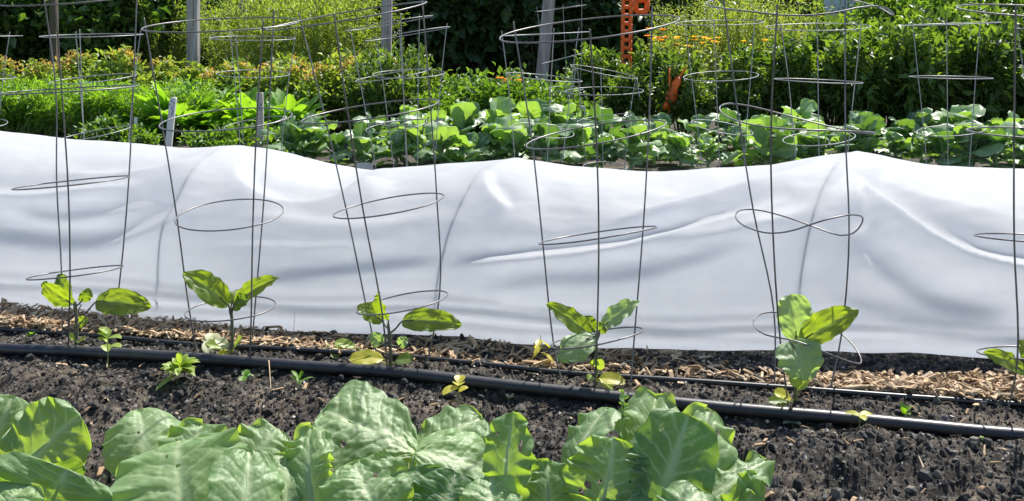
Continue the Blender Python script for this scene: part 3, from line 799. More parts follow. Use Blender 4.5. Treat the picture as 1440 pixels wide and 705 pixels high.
collard_plant(905, 755, "collard plant with ragged curled insect-holed leaves standing upright", [
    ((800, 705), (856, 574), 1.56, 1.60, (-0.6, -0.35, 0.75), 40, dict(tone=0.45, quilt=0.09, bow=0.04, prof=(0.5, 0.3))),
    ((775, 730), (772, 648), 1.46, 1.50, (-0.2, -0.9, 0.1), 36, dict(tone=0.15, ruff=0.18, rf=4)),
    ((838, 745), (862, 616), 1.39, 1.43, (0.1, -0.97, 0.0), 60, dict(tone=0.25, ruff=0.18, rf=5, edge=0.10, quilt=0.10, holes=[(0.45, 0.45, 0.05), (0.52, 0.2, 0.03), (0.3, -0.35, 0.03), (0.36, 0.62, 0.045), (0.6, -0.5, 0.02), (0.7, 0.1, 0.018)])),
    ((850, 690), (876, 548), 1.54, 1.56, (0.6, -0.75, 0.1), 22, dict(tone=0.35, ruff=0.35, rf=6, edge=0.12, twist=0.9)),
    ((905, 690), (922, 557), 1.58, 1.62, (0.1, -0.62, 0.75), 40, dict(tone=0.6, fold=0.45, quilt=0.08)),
    ((905, 780), (968, 584), 1.44, 1.50, (-0.35, -0.93, -0.12), 62, dict(tone=0.1, ruff=0.08, quilt=0.07, prof=(0.5, 0.3), holes=[(0.83, 0.55, 0.04)])),  # dark tone colours in the shade on the side turned to the viewer
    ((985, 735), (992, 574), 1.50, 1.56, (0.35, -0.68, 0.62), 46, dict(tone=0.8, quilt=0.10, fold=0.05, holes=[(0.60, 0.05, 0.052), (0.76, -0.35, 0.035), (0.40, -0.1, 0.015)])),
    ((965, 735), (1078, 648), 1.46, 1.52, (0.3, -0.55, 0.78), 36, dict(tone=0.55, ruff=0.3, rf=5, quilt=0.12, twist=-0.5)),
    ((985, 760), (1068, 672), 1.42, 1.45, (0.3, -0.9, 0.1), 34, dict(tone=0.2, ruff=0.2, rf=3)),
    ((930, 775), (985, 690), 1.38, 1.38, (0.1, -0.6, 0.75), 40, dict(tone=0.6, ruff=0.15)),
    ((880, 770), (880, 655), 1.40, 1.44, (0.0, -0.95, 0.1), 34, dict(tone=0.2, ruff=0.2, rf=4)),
])

# ------------------------------------------------------------------ eggplant seedlings in the cages
def eggplant(base_px, top_px, Y0, label, leaves, smalls=()):
    g = G(*base_px); Y0 = g[1]; g[2] = gz(g[0], g[1])
    pl = empty("eggplant_seedling", tuple(g), label, "eggplant")
    top = P(*top_px, Y0)
    mb = MB(); stem_tube(mb, [g - (0, 0, 0.02), (g + top) / 2 + (0.002, 0, 0), top], 0.0046, 0.0034, 8)
    mb.build("stem", M['eggstem'], pl)
    for k, (att, bp, tp, dyb, dyt, nrm, hw, opt) in enumerate(leaves):
        mt = opt.pop('mat', 'eggplant')
        a_ = P(*att, Y0); base = P(*bp, Y0 + dyb); tip = P(*tp, Y0 + dyt)
        nrm = np.array(nrm, float); nrm /= np.linalg.norm(nrm)
        ctrl = (base + tip) / 2 + nrm * opt.pop('bow', 0.012)
        mb = MB(); kw = dict(nu=44, nv=30, prof=(0.55, 0.72), fold=0.25, curl=0.0, ruff=0.16, rf=2.5, quilt=0.17, nvein=5, seed=k + int(base_px[0]) % 40, edge=0.05, tone=0.4)
        kw.update(opt)
        blade(mb, base, ctrl, tip, nrm, hw / F * Y0, **kw)
        lf = mb.build("leaf", M[mt], pl)
        mb = MB(); stem_tube(mb, [a_, (a_ + base) / 2 - (0, 0, 0.002), base, base * 0.6 + ctrl * 0.4], 0.0026, 0.0014, 6)
        mb.build("leaf_stalk", M['eggstem'], lf)
    for (bp, tp, hw, mt) in smalls:
        base = P(*bp, Y0 - 0.01); tip = P(*tp, Y0 - 0.02)
        nrm = np.array((0.1, -0.5, 0.85)); mb = MB()
        blade(mb, base, (base + tip) / 2 + nrm * 0.004, tip, nrm, hw / F * Y0, nu=12, nv=9, prof=(0.6, 0.6), tone=0.5, quilt=0.05, ruff=0.1, seed=int(bp[0]))
        stem_tube(mb, [g + (0, 0, 0.008), (g + base) / 2 + (0, -0.004, 0.006), base], 0.0012, 0.0008, 5)
        mb.build("leaf", M[mt], pl)
    return pl
UP = (0.0, -0.35, 0.94); FACE = (0.0, -0.93, 0.36)
eggplant((107, 486), (106, 424), 2.25, "small eggplant seedling with one broad leaf spread out by the thickest wood chips", [
    ((106, 440), (103, 428), (60, 397), 0.0, -0.03, (-0.5, -0.75, 0.45), 15, {}),
    ((106, 428), (100, 420), (82, 386), 0.02, 0.06, (-0.5, -0.6, 0.55), 14, dict(tone=0.2)),
    ((107, 430), (114, 424), (125, 405), -0.01, -0.01, (0.7, -0.7, 0.2), 9, dict(tone=0.3)),
    ((107, 452), (136, 424), (213, 433), -0.02, -0.05, (0.1, -0.85, 0.50), 18, dict(bow=0.03, prof=(0.45, 0.6), tone=0.3)),
    ((107, 460), (112, 456), (124, 449), -0.02, -0.03, FACE, 8, dict(tone=0.6)),
], [((104, 478), (96, 470), 5, 'seedling'), ((110, 482), (121, 475), 5, 'seedling')])
eggplant((326, 502), (325, 432), 2.18, "eggplant seedling with two long leaves raised like wings inside the level-ringed cage", [
    ((325, 445), (321, 430), (257, 385), -0.01, -0.04, (0.25, -0.72, 0.65), 19, dict(bow=0.03, tone=0.45, ruff=0.14)),
    ((326, 440), (330, 426), (393, 391), 0.0, -0.02, (-0.15, -0.8, 0.6), 13, dict(bow=0.022, tone=0.4, fold=0.4)),
    ((326, 436), (330, 430), (352, 421), -0.02, -0.05, (-0.1, -0.8, 0.5), 12, dict(tone=0.15)),
    ((325, 434), (322, 428), (300, 418), 0.03, 0.06, (0, -0.6, 0.8), 11, dict(tone=0.2)),
    ((325, 436), (326, 428), (335, 408), 0.01, 0.04, (0, -0.8, 0.5), 9, dict(tone=0.3)),
], [((322, 488), (302, 478), 8, 'paleleaf'), ((330, 488), (341, 474), 7, 'seedling'), ((322, 496), (306, 500), 6, 'yellowleaf'), ((315, 490), (288, 484), 9, 'seedling')])
eggplant((549, 517), (546, 456), 2.12, "eggplant seedling with a long flat leaf reaching out through its tipped cage", [
    ((546, 462), (538, 452), (502, 431), 0.01, 0.0, (0.1, -0.75, 0.62), 14, dict(bow=0.02, tone=0.3)),
    ((546, 458), (546, 450), (534, 411), -0.01, -0.02, (-0.7, -0.65, 0.2), 14, dict(tone=0.4)),
    ((547, 470), (566, 452), (649, 458), -0.02, -0.06, (0.0, -0.82, 0.58), 16, dict(bow=0.035, prof=(0.45, 0.6), tone=0.4)),
    ((548, 485), (537, 484), (522, 470), -0.02, -0.02, FACE, 10, dict(mat='eggplant_pale')),
    ((549, 486), (562, 486), (572, 476), -0.02, -0.02, FACE, 8, dict(mat='eggplant_pale')),
], [((540, 505), (490, 505), 13, 'yellowleaf'), ((556, 508), (582, 505), 10, 'eggplant'), ((500, 488), (470, 482), 8, 'seedling')])
eggplant((837, 538), (838, 472), 2.03, "eggplant seedling with a big leaf drooping forward inside the tilted-ring cage", [
    ((837, 480), (829, 472), (769, 427), 0.0, -0.02, (0.35, -0.75, 0.5), 15, dict(bow=0.012, tone=0.5)),
    ((838, 482), (846, 462), (899, 423), 0.02, 0.03, (-0.3, -0.65, 0.7), 15, dict(tone=0.55, mat='eggplant_pale', ruff=0.2)),
    ((838, 470), (836, 466), (822, 444), 0.02, 0.03, FACE, 10, dict(tone=0.15)),
    ((838, 476), (842, 466), (850, 455), 0.0, 0.0, FACE, 9, dict(tone=0.3)),
    ((838, 478), (838, 472), (786, 508), -0.03, -0.06, (-0.45, -0.70, 0.55), 22, dict(bow=0.03, tone=0.45, mat='eggplant_pale', fold=-0.25)),
    ((838, 505), (834, 515), (838, 506), -0.02, -0.03, FACE, 7, dict(mat='seedling')),
], [((842, 520), (846, 505), 7, 'seedling'), ((842, 532), (880, 538), 11, 'yellowleaf'), ((834, 530), (826, 534), 6, 'seedling'), ((845, 536), (862, 548), 8, 'seedling')])
eggplant((1117, 572), (1121, 482), 1.94, "eggplant seedling with pale felted leaves inside the bow-tie cage", [
    ((1121, 490), (1120, 480), (1113, 414), 0.02, 0.04, (-0.1, -0.88, 0.45), 26, dict(mat='eggplant_pale', tone=0.6, prof=(0.5, 0.42), bow=0.012)),
    ((1121, 486), (1126, 480), (1208, 436), -0.01, -0.05, (-0.15, -0.8, 0.55), 20, dict(bow=0.03, tone=0.45, prof=(0.5, 0.75))),
    ((1121, 492), (1112, 480), (1130, 535), -0.03, -0.07, (0.05, -0.92, 0.35), 32, dict(mat='eggplant_pale', tone=0.6, prof=(0.45, 0.6), bow=0.02)),
    ((1121, 490), (1128, 486), (1152, 488), -0.01, 0.0, FACE, 12, dict(tone=0.1)),
    ((1119, 540), (1114, 528), (1122, 545), -0.03, -0.04, FACE, 9, dict(mat='seedling')),
], [((1112, 560), (1088, 553), 10, 'yellowleaf'), ((1110, 565), (1080, 565), 9, 'eggplant'), ((1122, 548), (1138, 535), 7, 'seedling')])
eggplant((1470, 590), (1470, 520), 1.86, "eggplant seedling with one leaf poking out of the end cage of the row", [
    ((1470, 540), (1441, 524), (1382, 496), -0.02, -0.03, (0.0, -0.8, 0.6), 13, dict(bow=0.02, tone=0.5)),
    ((1470, 530), (1462, 518), (1432, 478), 0.0, 0.02, (-0.2, -0.75, 0.6), 16, {}),
    ((1470, 530), (1478, 518), (1540, 490), 0.0, 0.0, (0.2, -0.75, 0.6), 20, {}),
])

# ------------------------------------------------------------------ small weeds and seedlings
def weed(px, hpx, n, Lpx, label, mat='seedling', wr=0.32, up=0.6, seed=0, name="weed_seedling", cat="seedling"):
    r0 = random.Random(seed + 900)
    g = G(*px); g[2] = gz(g[0], g[1]); s = g[1] / F
    pl = empty(name, tuple(g), label, cat)
    top = g + (r0.uniform(-2, 2) * s, 0, hpx * s)
    mb = MB(); stem_tube(mb, [g - (0, 0, 0.008), (g + top) / 2 + (r0.gauss(0, 1.5) * s, 0, 0), top], 0.0013, 0.0008, 5); mb.build("stem", M['greenstem'], pl)
    for k in range(n):
        a = r0.uniform(0, 6.28) if n > 4 else k * 6.28 / n + r0.uniform(-0.4, 0.4) + 0.3
        f_ = r0.uniform(0.45, 1.0) if n > 3 else r0.uniform(0.85, 1.0)
        b_ = g + (top - g) * f_
        L = Lpx * s * r0.uniform(0.7, 1.15); el = r0.gauss(up, 0.35)
        d = np.array((math.cos(a) * math.cos(el), math.sin(a) * math.cos(el), math.sin(el)))
        nrm = np.array((-math.cos(a) * math.sin(el), -math.sin(a) * math.sin(el), math.cos(el)))
        tip = b_ + d * L - np.array((0, 0, 0.25 * L))
        mb = MB(); blade(mb, b_, b_ + d * L * 0.55, tip, nrm, L * wr, nu=9, nv=7, prof=(0.7, 0.7), fold=0.3, tone=r0.uniform(0.2, 0.8), quilt=0.03, seed=seed + k)
        mb.build("leaf", M[mat], pl)
    return pl
weed((152, 519), 56, 8, 22, "tall thin pale green weed seedling in front of the first cage", seed=1, wr=0.36)
weed((250, 548), 24, 44, 30, "bushy little green weed clump on bare dark soil", mat='seedling', wr=0.17, seed=2)
weed((345, 530), 12, 7, 16, "tiny green weed sprout just in front of the black pipe", mat='serrate', seed=3)
weed((420, 537), 16, 7, 20, "thin grassy sprout beside the black pipe", mat='serrate', wr=0.14, up=0.9, seed=4)
weed((645, 562), 30, 4, 22, "yellow-green seedling with a curled leaf in front of the black pipe", mat='yellowleaf', wr=0.42, up=0.2, seed=5)
weed((762, 515), 48, 6, 20, "wilted yellowing seedling beside the tilted-ring cage", mat='yellowleaf', wr=0.24, up=-0.5, seed=6)
weed((1208, 612), 22, 3, 22, "yellow-green seedling with drooping leaves on the soil mound", mat='yellowleaf', wr=0.36, up=0.1, seed=7)
weed((1271, 586), 5, 4, 18, "bright green sprout pushing up right behind the black pipe", mat='serrate', wr=0.3, up=1.1, seed=8)
weed((1386, 630), 6, 10, 15, "flat pale green weed rosette on the soil mound", mat='seedling', wr=0.2, up=0.25, seed=9)
weed((1116, 587), 5, 4, 14, "tiny silvery seedling at the front edge of the black pipe", mat='paleleaf', wr=0.4, up=0.3, seed=10)
weed((296, 490), 14, 5, 20, "pale round-leaved seedling on the wood chips by the level-ringed cage", mat='paleleaf', wr=0.45, up=0.4, seed=11)
weed((470, 494), 8, 5, 18, "small pale weed on the wood chips", mat='seedling', wr=0.4, up=0.3, seed=12)
weed((718, 552), 4, 5, 10, "minute weed sprout on dark soil past the curled-leaf seedling", mat='paleleaf', wr=0.3, up=0.4, seed=13)
weed((46, 474), 4, 4, 12, "tiny weed sprout among the thickest wood chips", mat='serrate', wr=0.4, up=0.4, seed=14)

# loose sticks and splinters
def stick(a, b_, za, zb, r, label, mat='chip'):
    A_ = G(*a); A_[2] = gz(A_[0], A_[1]) + za
    B_ = G(*b_) if zb is not None and zb < 0.02 else None
    if B_ is None: B_ = P(b_[0], b_[1], A_[1])
    else: B_[2] = gz(B_[0], B_[1]) + zb
    mid = (A_ + B_) / 2 + (0, 0, 0.002)
    c = catmull([A_, mid, B_], 5); V, Fc = tube_arrays(c, np.linspace(r, r * 0.6, len(c)), 6)
    mb = MB(); mb.add(V, Fc, tone=0.75); o_ = mb.build("twig", M[mat])
    tag(o_, label, "twig")
stick((389, 588), (400, 562), 0.0, 0.05, 0.0022, "short pale twig sticking up from dark soil in front of the pipe")
stick((606, 494), (678, 485), 0.012, 0.012, 0.0035, "long pale wood splinter lying on the chips beside the tipped cage")
stick((378, 528), (381, 552), 0.05, 0.004, 0.0014, "thin grey twig beside the black pipe")
stick((724, 500), (742, 488), 0.004, 0.006, 0.0028, "flat grey wood sliver lying in the tunnel's shadow")
stick((412, 474), (415, 440), 0.0, 0.06, 0.0008, "fine dry grass stalk standing against the tunnel hem")
stick((1185, 556), (1245, 553), 0.012, 0.012, 0.006, "split wood piece lying on the chips beside the bow-tie cage")

# ------------------------------------------------------------------ background plants
def leaf_cloud(mb, pos, dirs, L, Wr, tone, fold=0.25, droop=0.2):
    """many small six-vertex leaves: base, two shoulders, tip and raised mid points"""
    n = len(pos); d = dirs / (np.linalg.norm(dirs, axis=1)[:, None] + 1e-9)
    ref = rng.normal(0, 0.5, (n, 3)) + (0, 0, 1.0)
    s = np.cross(d, ref); s /= np.linalg.norm(s, axis=1)[:, None] + 1e-9
    nn = np.cross(s, d)
    L = np.broadcast_to(L, (n,))[:, None]; Wl = L * Wr
    base = pos
    m1 = pos + d * L * 0.45; tip = pos + d * L - nn * L * droop
    l1 = m1 - s * Wl * 0.5 + nn * Wl * fold; r1 = m1 + s * Wl * 0.5 + nn * Wl * fold
    l2 = pos + d * L * 0.8 - s * Wl * 0.26 - nn * L * droop * 0.5 + nn * Wl * fold * 0.6
    r2 = pos + d * L * 0.8 + s * Wl * 0.26 - nn * L * droop * 0.5 + nn * Wl * fold * 0.6
    V = np.stack([base, l1, l2, tip, r2, r1, m1], 1).reshape(-1, 3)
    q = np.array([[0, 6, 1, 1], [0, 5, 6, 6]])
    tris = np.array([[0, 6, 1], [0, 5, 6], [1, 6, 2], [6, 5, 4], [6, 3, 2], [6, 4, 3]])
    Fc = (tris[None] + (np.arange(n) * 7)[:, None, None]).reshape(-1, 3)
    mb.add(V, Fc, tone=np.repeat(np.broadcast_to(tone, (n,)), 7), vein=np.zeros(n * 7))

def bush_parts(w, h, dep, nst, nleaf, L, Wr, tone=(0.0, 0.8), upb=0.3, spread=1.0, bottom=0.0, clump=0.16, seed=1, shell=0.5, stem_r=0.006):
    """stems with leaf clumps along them: returns (crown MB, stem MB), base at origin"""
    st = MB(); cr = MB(); r = np.random.default_rng(seed)
    per = max(1, nleaf // (nst * 4))
    for k in range(nst):
        a = r.uniform(0, 2 * math.pi); rad = math.sqrt(r.random()) * spread
        foot = np.array((math.cos(a) * w * 0.12 * rad, math.sin(a) * dep * 0.12 * rad, 0))
        top = np.array((math.cos(a) * w * 0.5 * rad, math.sin(a) * dep * 0.5 * rad, h * (1 - 0.45 * rad ** 2) * r.uniform(0.75, 1.05)))
        mid = (foot + top) / 2 + np.array((r.normal(0, w * 0.05), r.normal(0, dep * 0.05), h * 0.08))
        c = catmull([foot, mid, top], 5)
        V, Fc = tube_arrays(c, np.linspace(stem_r, stem_r * 0.3, len(c)), 5); st.add(V, Fc)
        for q in range(4):
            f = bottom + (1 - bottom) * (0.35 + 0.65 * (q + r.uniform(0.2, 1)) / 4)
            p = c[min(int(f * (len(c) - 1)), len(c) - 1)]
            off = r.normal(0, 1, (per, 3)) * (clump * w * 0.6, clump * dep * 0.6, clump * h * 0.5)
            pos = p + off; pos[:, 2] = np.maximum(pos[:, 2], 0.02)
            out = pos - np.array((0, 0, h * 0.35)); out /= np.linalg.norm(out, axis=1)[:, None] + 1e-9
            d = out * shell + r.normal(0, 0.55, (per, 3)) + (0, 0, upb)
            ct = r.uniform(*tone)
            leaf_cloud(cr, pos, d, L * r.uniform(0.6, 1.25, per), Wr, np.clip(ct + r.normal(0, 0.15, per), 0, 1))
    return cr, st

def make_kind(name, mats, args):
    """prototype meshes for one kind of plant"""
    out = []
    for sd in range(args.pop('variants', 2)):
        cr, st = bush_parts(seed=sd * 13 + len(name) * 7, **args)
        out.append((cr.mesh(name + "_crown", mats[0]), st.mesh(name + "_stems", mats[1])))
    return out
def put_plant(name, meshes, x, Y, label, cat, group=None, sc=1.0, scz=1.0, k=None, z0=None, extra=None, at_world=None):
    me = meshes[random.randrange(len(meshes)) if k is None else k]
    X = (x - CX) / F * Y if at_world is None else at_world
    o_ = empty(name, (X, Y, gz(X, Y) if z0 is None else z0), label, cat, group)
    o_.rotation_euler = (0, 0, random.uniform(0, 6.28)); o_.scale = (sc, sc, sc * scz)
    link("crown", me[0], o_); link("stems", me[1], o_)
    if len(me) > 2 and me[2]: tag(link(me[2][0], me[2][1], o_), kind='stuff')
    return o_

# far collard row (behind the tunnel)
def collard_mesh_set():
    """four alike leaves of the far collards and a stem"""
    out = []
    for k in range(6):
        mb = MB(); L = 0.20
        base = np.array((0.0, 0, 0)); el = 0.0
        ctrl = np.array((L * 0.5, 0, 0.045)); tip = np.array((L, 0, 0.02 - 0.035 * (k % 3)))
        blade(mb, base, ctrl, tip, (0, 0, 1), 0.066 + 0.012 * (k % 3), nu=18, nv=13, prof=(0.55, 0.36), fold=0.2 + 0.1 * (k % 2), curl=0.3, ruff=0.18, rf=3, quilt=0.12, nvein=5, seed=k, stalk=0.18, tone=(0.0, 0.75, 0.2, 0.5, 0.05, 0.9)[k], edge=0.08)
        stem_tube(mb, [base, ctrl * 0.5 + base * 0.5 - (0, 0, 0.006), ctrl - (0, 0, 0.004)], 0.004, 0.002, 5)
        out.append(mb.mesh("leaf", M['collard_back']))
    mb = MB(); stem_tube(mb, [(0, 0, -0.02), (0.004, 0, 0.05), (0, 0, 0.10)], 0.012, 0.009); 
    return out, mb.mesh("stem", M['collard_back'])
CL, CS = collard_mesh_set()
def far_collard(x, Y, sc, label, n=13):
    X = (x - CX) / F * Y
    pl = empty("collard_plant", (X, Y, gz(X, Y)), label, "collard", "collards in the row behind the tunnel")
    pl.scale = (sc, sc, sc)
    link("stem", CS, pl)
    a = random.uniform(0, 6)
    for k in range(n):
        o_ = link("leaf", CL[random.randrange(6)], pl)
        f_ = k / n; a += 2.4 + random.gauss(0, 0.2)
        o_.location = (0, 0, 0.025 + 0.085 * f_)
        el = 0.08 + 1.25 * f_ + random.gauss(0, 0.22)
        s_ = random.uniform(0.75, 1.15) * (1.0 - 0.25 * abs(f_ - 0.5))
        o_.rotation_euler = (random.gauss(0, 0.25), -el, a); o_.scale = (s_, s_, s_)
COLL = "far collard plant with broad green leaves in the row behind the white tunnel"
xs = 402
while xs < 1500:
    far_collard(xs + random.uniform(-9, 9), 5.2 + random.uniform(-0.15, 0.2), random.uniform(0.68, 1.12), COLL); xs += 37
xs = 520
while xs < 1500:
    far_collard(xs + random.uniform(-12, 12), 5.85 + random.uniform(-0.2, 0.2), random.uniform(0.75, 1.3), COLL); xs += 46
for xs in (1540, 1600, 1660): far_collard(xs, 5.4, 1.0, COLL)

# carrot tops (fine feathery rows at the left)
def feathery(name, mat, n, h, spread, fine, seed, lw=0.10, ftone=(0.1, 0.9)):
    r = np.random.default_rng(seed); cr = MB(); st = MB()
    for k in range(n):
        a = r.uniform(0, 6.28); lean = r.random() ** 0.7 * spread
        top = np.array((math.cos(a) * lean, math.sin(a) * lean, h * r.uniform(0.65, 1.08)))
        foot = np.array((math.cos(a) * 0.03, math.sin(a) * 0.03, 0))
        c = catmull([foot, (foot + top) / 2 + (0, 0, h * 0.12), top], 6)
        V, Fc = tube_arrays(c, np.linspace(0.0035, 0.0012, len(c)), 4); st.add(V, Fc)
        m_ = fine; f = r.uniform(0.25, 1, m_); p = c[np.minimum((f * (len(c) - 1)).astype(int), len(c) - 1)]
        p = p + r.normal(0, 0.022, (m_, 3)); out = np.array((math.cos(a), math.sin(a), 0.9)) * 0.6 + r.normal(0, 0.6, (m_, 3))
        leaf_cloud(cr, p, out, 0.055 * r.uniform(0.5, 1.3, m_), lw, np.clip(r.uniform(*ftone) + r.normal(0, 0.12, m_), 0, 1))
    return (cr.mesh(name + "_crown", M[mat]), st.mesh(name + "_stems", M['greenstem']))
CARROT = [feathery("carrot", 'carrot', 34, 0.33, 0.19, 34, s_, 0.22) for s_ in (1, 2, 3)]
for row, (Yr, sh) in enumerate(((6.75, 0), (7.05, 14), (7.35, 5))):
    for q in range(13):
        put_plant("carrot_top", CARROT, -110 + q * 31 + sh + random.uniform(-5, 5), Yr + random.uniform(-0.06, 0.06), "bright green feathery carrot top in the row beyond the white tunnel", "carrot", "carrot tops at the end of the far bed", random.uniform(0.9, 1.15))

# bright serrated leaves (radiating from the base)
def rosette(name, mat, n, L, W, seed, zlift=0.02, elr=(0.3, 1.3), lobes=True):
    r = random.Random(seed); cr = MB(); st = MB()
    for k in range(n):
        a = r.uniform(0, 6.28); el = r.uniform(*elr); l_ = L * r.uniform(0.7, 1.15)
        d = np.array((math.cos(a) * math.cos(el), math.sin(a) * math.cos(el), math.sin(el)))
        nr = np.array((-math.cos(a) * math.sin(el), -math.sin(a) * math.sin(el), math.cos(el)))
        b_ = np.array((0, 0, zlift)); stalk_end = b_ + d * l_ * 0.45
        tone = r.uniform(0.1, 0.9)
        V, Fc = tube_arrays(catmull([b_, b_ + d * l_ * 0.22 + (0, 0, 0.01), stalk_end], 4), 0.004, 5); st.add(V, Fc)
        blades = [(0, 1.0)] if not lobes else [(0, 1.0), (0.7, 0.75), (-0.7, 0.75), (1.3, 0.5), (-1.3, 0.5)]
        sd = np.cross(nr, d)
        for ang, ls in blades:
            dd = d * math.cos(ang) + sd * math.sin(ang)
            blade(cr, stalk_end, stalk_end + dd * l_ * 0.3 * ls, stalk_end + dd * l_ * 0.55 * ls - nr * l_ * 0.12, nr, W * ls, nu=9, nv=5, prof=(0.6, 0.7), fold=0.3, tone=tone, ruff=0.2, edge=0.2, seed=k)
    return (cr.mesh(name + "_crown", M[mat]), st.mesh(name + "_stems", M['greenstem']))
SERR = [rosette("serrated", 'serrate', 22, 0.40, 0.04, s_) for s_ in (4, 5)]
for q in range(7):
    put_plant("serrated_leaf_plant", SERR, 246 + q * 27 + random.uniform(-6, 6), 6.7 + random.uniform(-0.25, 0.35), "bright green plant with long jagged leaves between the marker stakes", "vegetable plant", "jagged-leaved plants between the stakes", random.uniform(0.85, 1.1))

# low green seedlings near the stakes
LOW = make_kind("low_plant", (M['potato'], M['greenstem']), dict(w=0.32, h=0.16, dep=0.3, nst=16, nleaf=330, L=0.05, Wr=0.6, upb=0.5, clump=0.2))
for x, Y in ((205, 6.0), (278, 5.95), (306, 5.9), (335, 6.1), (398, 5.9), (180, 6.2), (150, 6.35)):
    put_plant("low_leafy_plant", LOW, x, Y, "low green leafy plant at the foot of the far bed near the stakes", "vegetable plant", "low plants near the stakes", random.uniform(0.7, 1.1))

# pale bushes with pinkish tips
def amaranth(seed):
    cr, st = bush_parts(0.55, 0.62, 0.5, 26, 2300, 0.062, 0.55, (0.0, 1.0), 0.25, clump=0.16, seed=seed)
    r = np.random.default_rng(seed); tp = MB()
    for k in range(6):
        a = r.uniform(0, 6.28); rr = r.random() * 0.22
        c = np.array((math.cos(a) * rr, math.sin(a) * rr, 0.60 - rr * 0.5))
        pos = c + r.normal(0, 0.03, (20, 3)); leaf_cloud(tp, pos, r.normal(0, 0.5, (20, 3)) + (0, 0, 0.5), 0.045, 0.5, np.clip(r.normal(0.5, 0.25, 20), 0, 1))
    return (cr.mesh("amaranth_crown", M['amaranth']), st.mesh("amaranth_stems", M['greenstem']), ("tips", tp.mesh("amaranth_tips", M['redtip'])))
AMA = [amaranth(s_) for s_ in (3, 8, 12)]
for x, Y, s_ in ((110, 8.0, 0.95), (170, 7.9, 1.0), (225, 8.1, 0.85), (275, 7.8, 0.8), (330, 7.7, 0.85), (375, 7.6, 0.8), (420, 7.5, 0.85), (455, 7.2, 0.82), (495, 7.3, 0.9), (535, 7.6, 0.9), (60, 8.2, 0.8), (400, 8.2, 0.9), (480, 8.1, 0.95), (0, 8.3, 0.85), (-60, 8.2, 0.9)):
    put_plant("amaranth_bush", AMA, x, Y, "pale yellow-green leafy bush with pinkish tips in the far bed", "bush", "pink-tipped bushes in the far bed", s_)

# mid-green bush behind the collards and low potato-like bushes
POT = make_kind("potato", (M['potato'], M['greenstem']), dict(w=0.6, h=0.42, dep=0.55, nst=30, nleaf=2600, L=0.055, Wr=0.55, upb=0.35, clump=0.17, variants=2))
for x, Y, s_ in ((640, 6.9, 0.95), (690, 6.8, 1.0), (735, 6.9, 0.95), (590, 6.9, 1.0), (660, 7.3, 1.0), (715, 7.35, 1.0), (770, 7.1, 0.95), (615, 6.45, 0.8), (800, 6.6, 0.85)):
    put_plant("potato_plant", POT, x, Y, "low dense bright green potato-like bush in front of the dark vines", "bush", "low green bushes in the far bed", s_)
TALLG = make_kind("tall_green", (M['tomato'], M['greenstem']), dict(w=0.5, h=0.72, dep=0.45, nst=26, nleaf=2200, L=0.06, Wr=0.42, upb=0.4, clump=0.14, variants=2))
for x, Y, s_ in ((552, 6.6, 0.95), (585, 6.9, 0.9), (522, 6.9, 0.85)):
    put_plant("upright_green_bush", TALLG, x, Y, "upright dark green bush with narrow leaves behind the tilted pale cages", "bush", "upright bushes behind the pale cages", s_)

# tomato plants (right and centre)
def tomato(seed, h=0.95, w=0.62, n=2300):
    cr, st = bush_parts(w, h, w * 0.9, 26, n, 0.085, 0.46, (0.0, 0.95), 0.05, clump=0.105, seed=seed, shell=0.6, stem_r=0.007)
    return (cr.mesh("tomato_crown", M['tomato']), st.mesh("tomato_stems", M['greenstem']))
TOM = [tomato(21), tomato(22), tomato(23)]
for x, Y, s_ in ((840, 7.3, 0.78), (880, 6.9, 0.60), (920, 7.2, 0.74), (960, 6.7, 0.66), (1035, 6.8, 0.72), (1075, 7.2, 0.78), (1120, 6.7, 0.82), (1165, 7.1, 0.92), (1205, 6.6, 0.88), (1245, 7.0, 1.0), (1290, 6.6, 0.98), (1335, 7.0, 1.05), (1380, 6.6, 1.0), (1425, 6.9, 1.05), (1475, 6.7, 1.0), (1530, 6.9, 1.0), (1190, 7.7, 1.0), (1280, 7.7, 1.1), (1370, 7.7, 1.1), (1450, 7.8, 1.1), (1590, 6.8, 1.0), (815, 7.6, 0.6)):
    put_plant("tomato_plant", TOM, x, Y, "bushy tomato plant with tangled green leaves behind the far collards", "tomato plant", "tomato plants behind the far collards", s_)

# yellow-green feathery bushes
FEA = [feathery("feathery", 'feather', 44, 1.1, 0.5, 60, s_, 0.20) for s_ in (31, 32)]
for x, Y, s_ in ((350, 9.3, 1.05), (385, 9.0, 1.1), (425, 9.2, 1.15), (465, 9.0, 1.15), (505, 9.3, 1.15), (320, 9.8, 1.1), (445, 9.8, 1.2), (235, 10.0, 1.0)):
    put_plant("feathery_bush", FEA, x, Y, "tall yellow-green feathery bush around the square grey posts", "bush", "feathery yellow-green bushes", s_)
WEED = [feathery("tall_weed", 'weed', 40, 1.15, 0.42, 44, s_, 0.24) for s_ in (41, 42)]
for x, Y, s_ in ((960, 9.6, 0.95), (1000, 9.2, 0.9), (1040, 9.5, 1.0), (1080, 9.1, 0.95), (1120, 9.6, 0.95), (1160, 9.0, 0.80), (1010, 10.2, 1.1), (1090, 10.2, 1.1), (940, 10.3, 0.9), (1210, 9.8, 0.8)):
    put_plant("tall_weed", WEED, x, Y, "tall pale green weed clump beyond the tomato plants", "weed", "tall weeds beyond the tomatoes", s_)

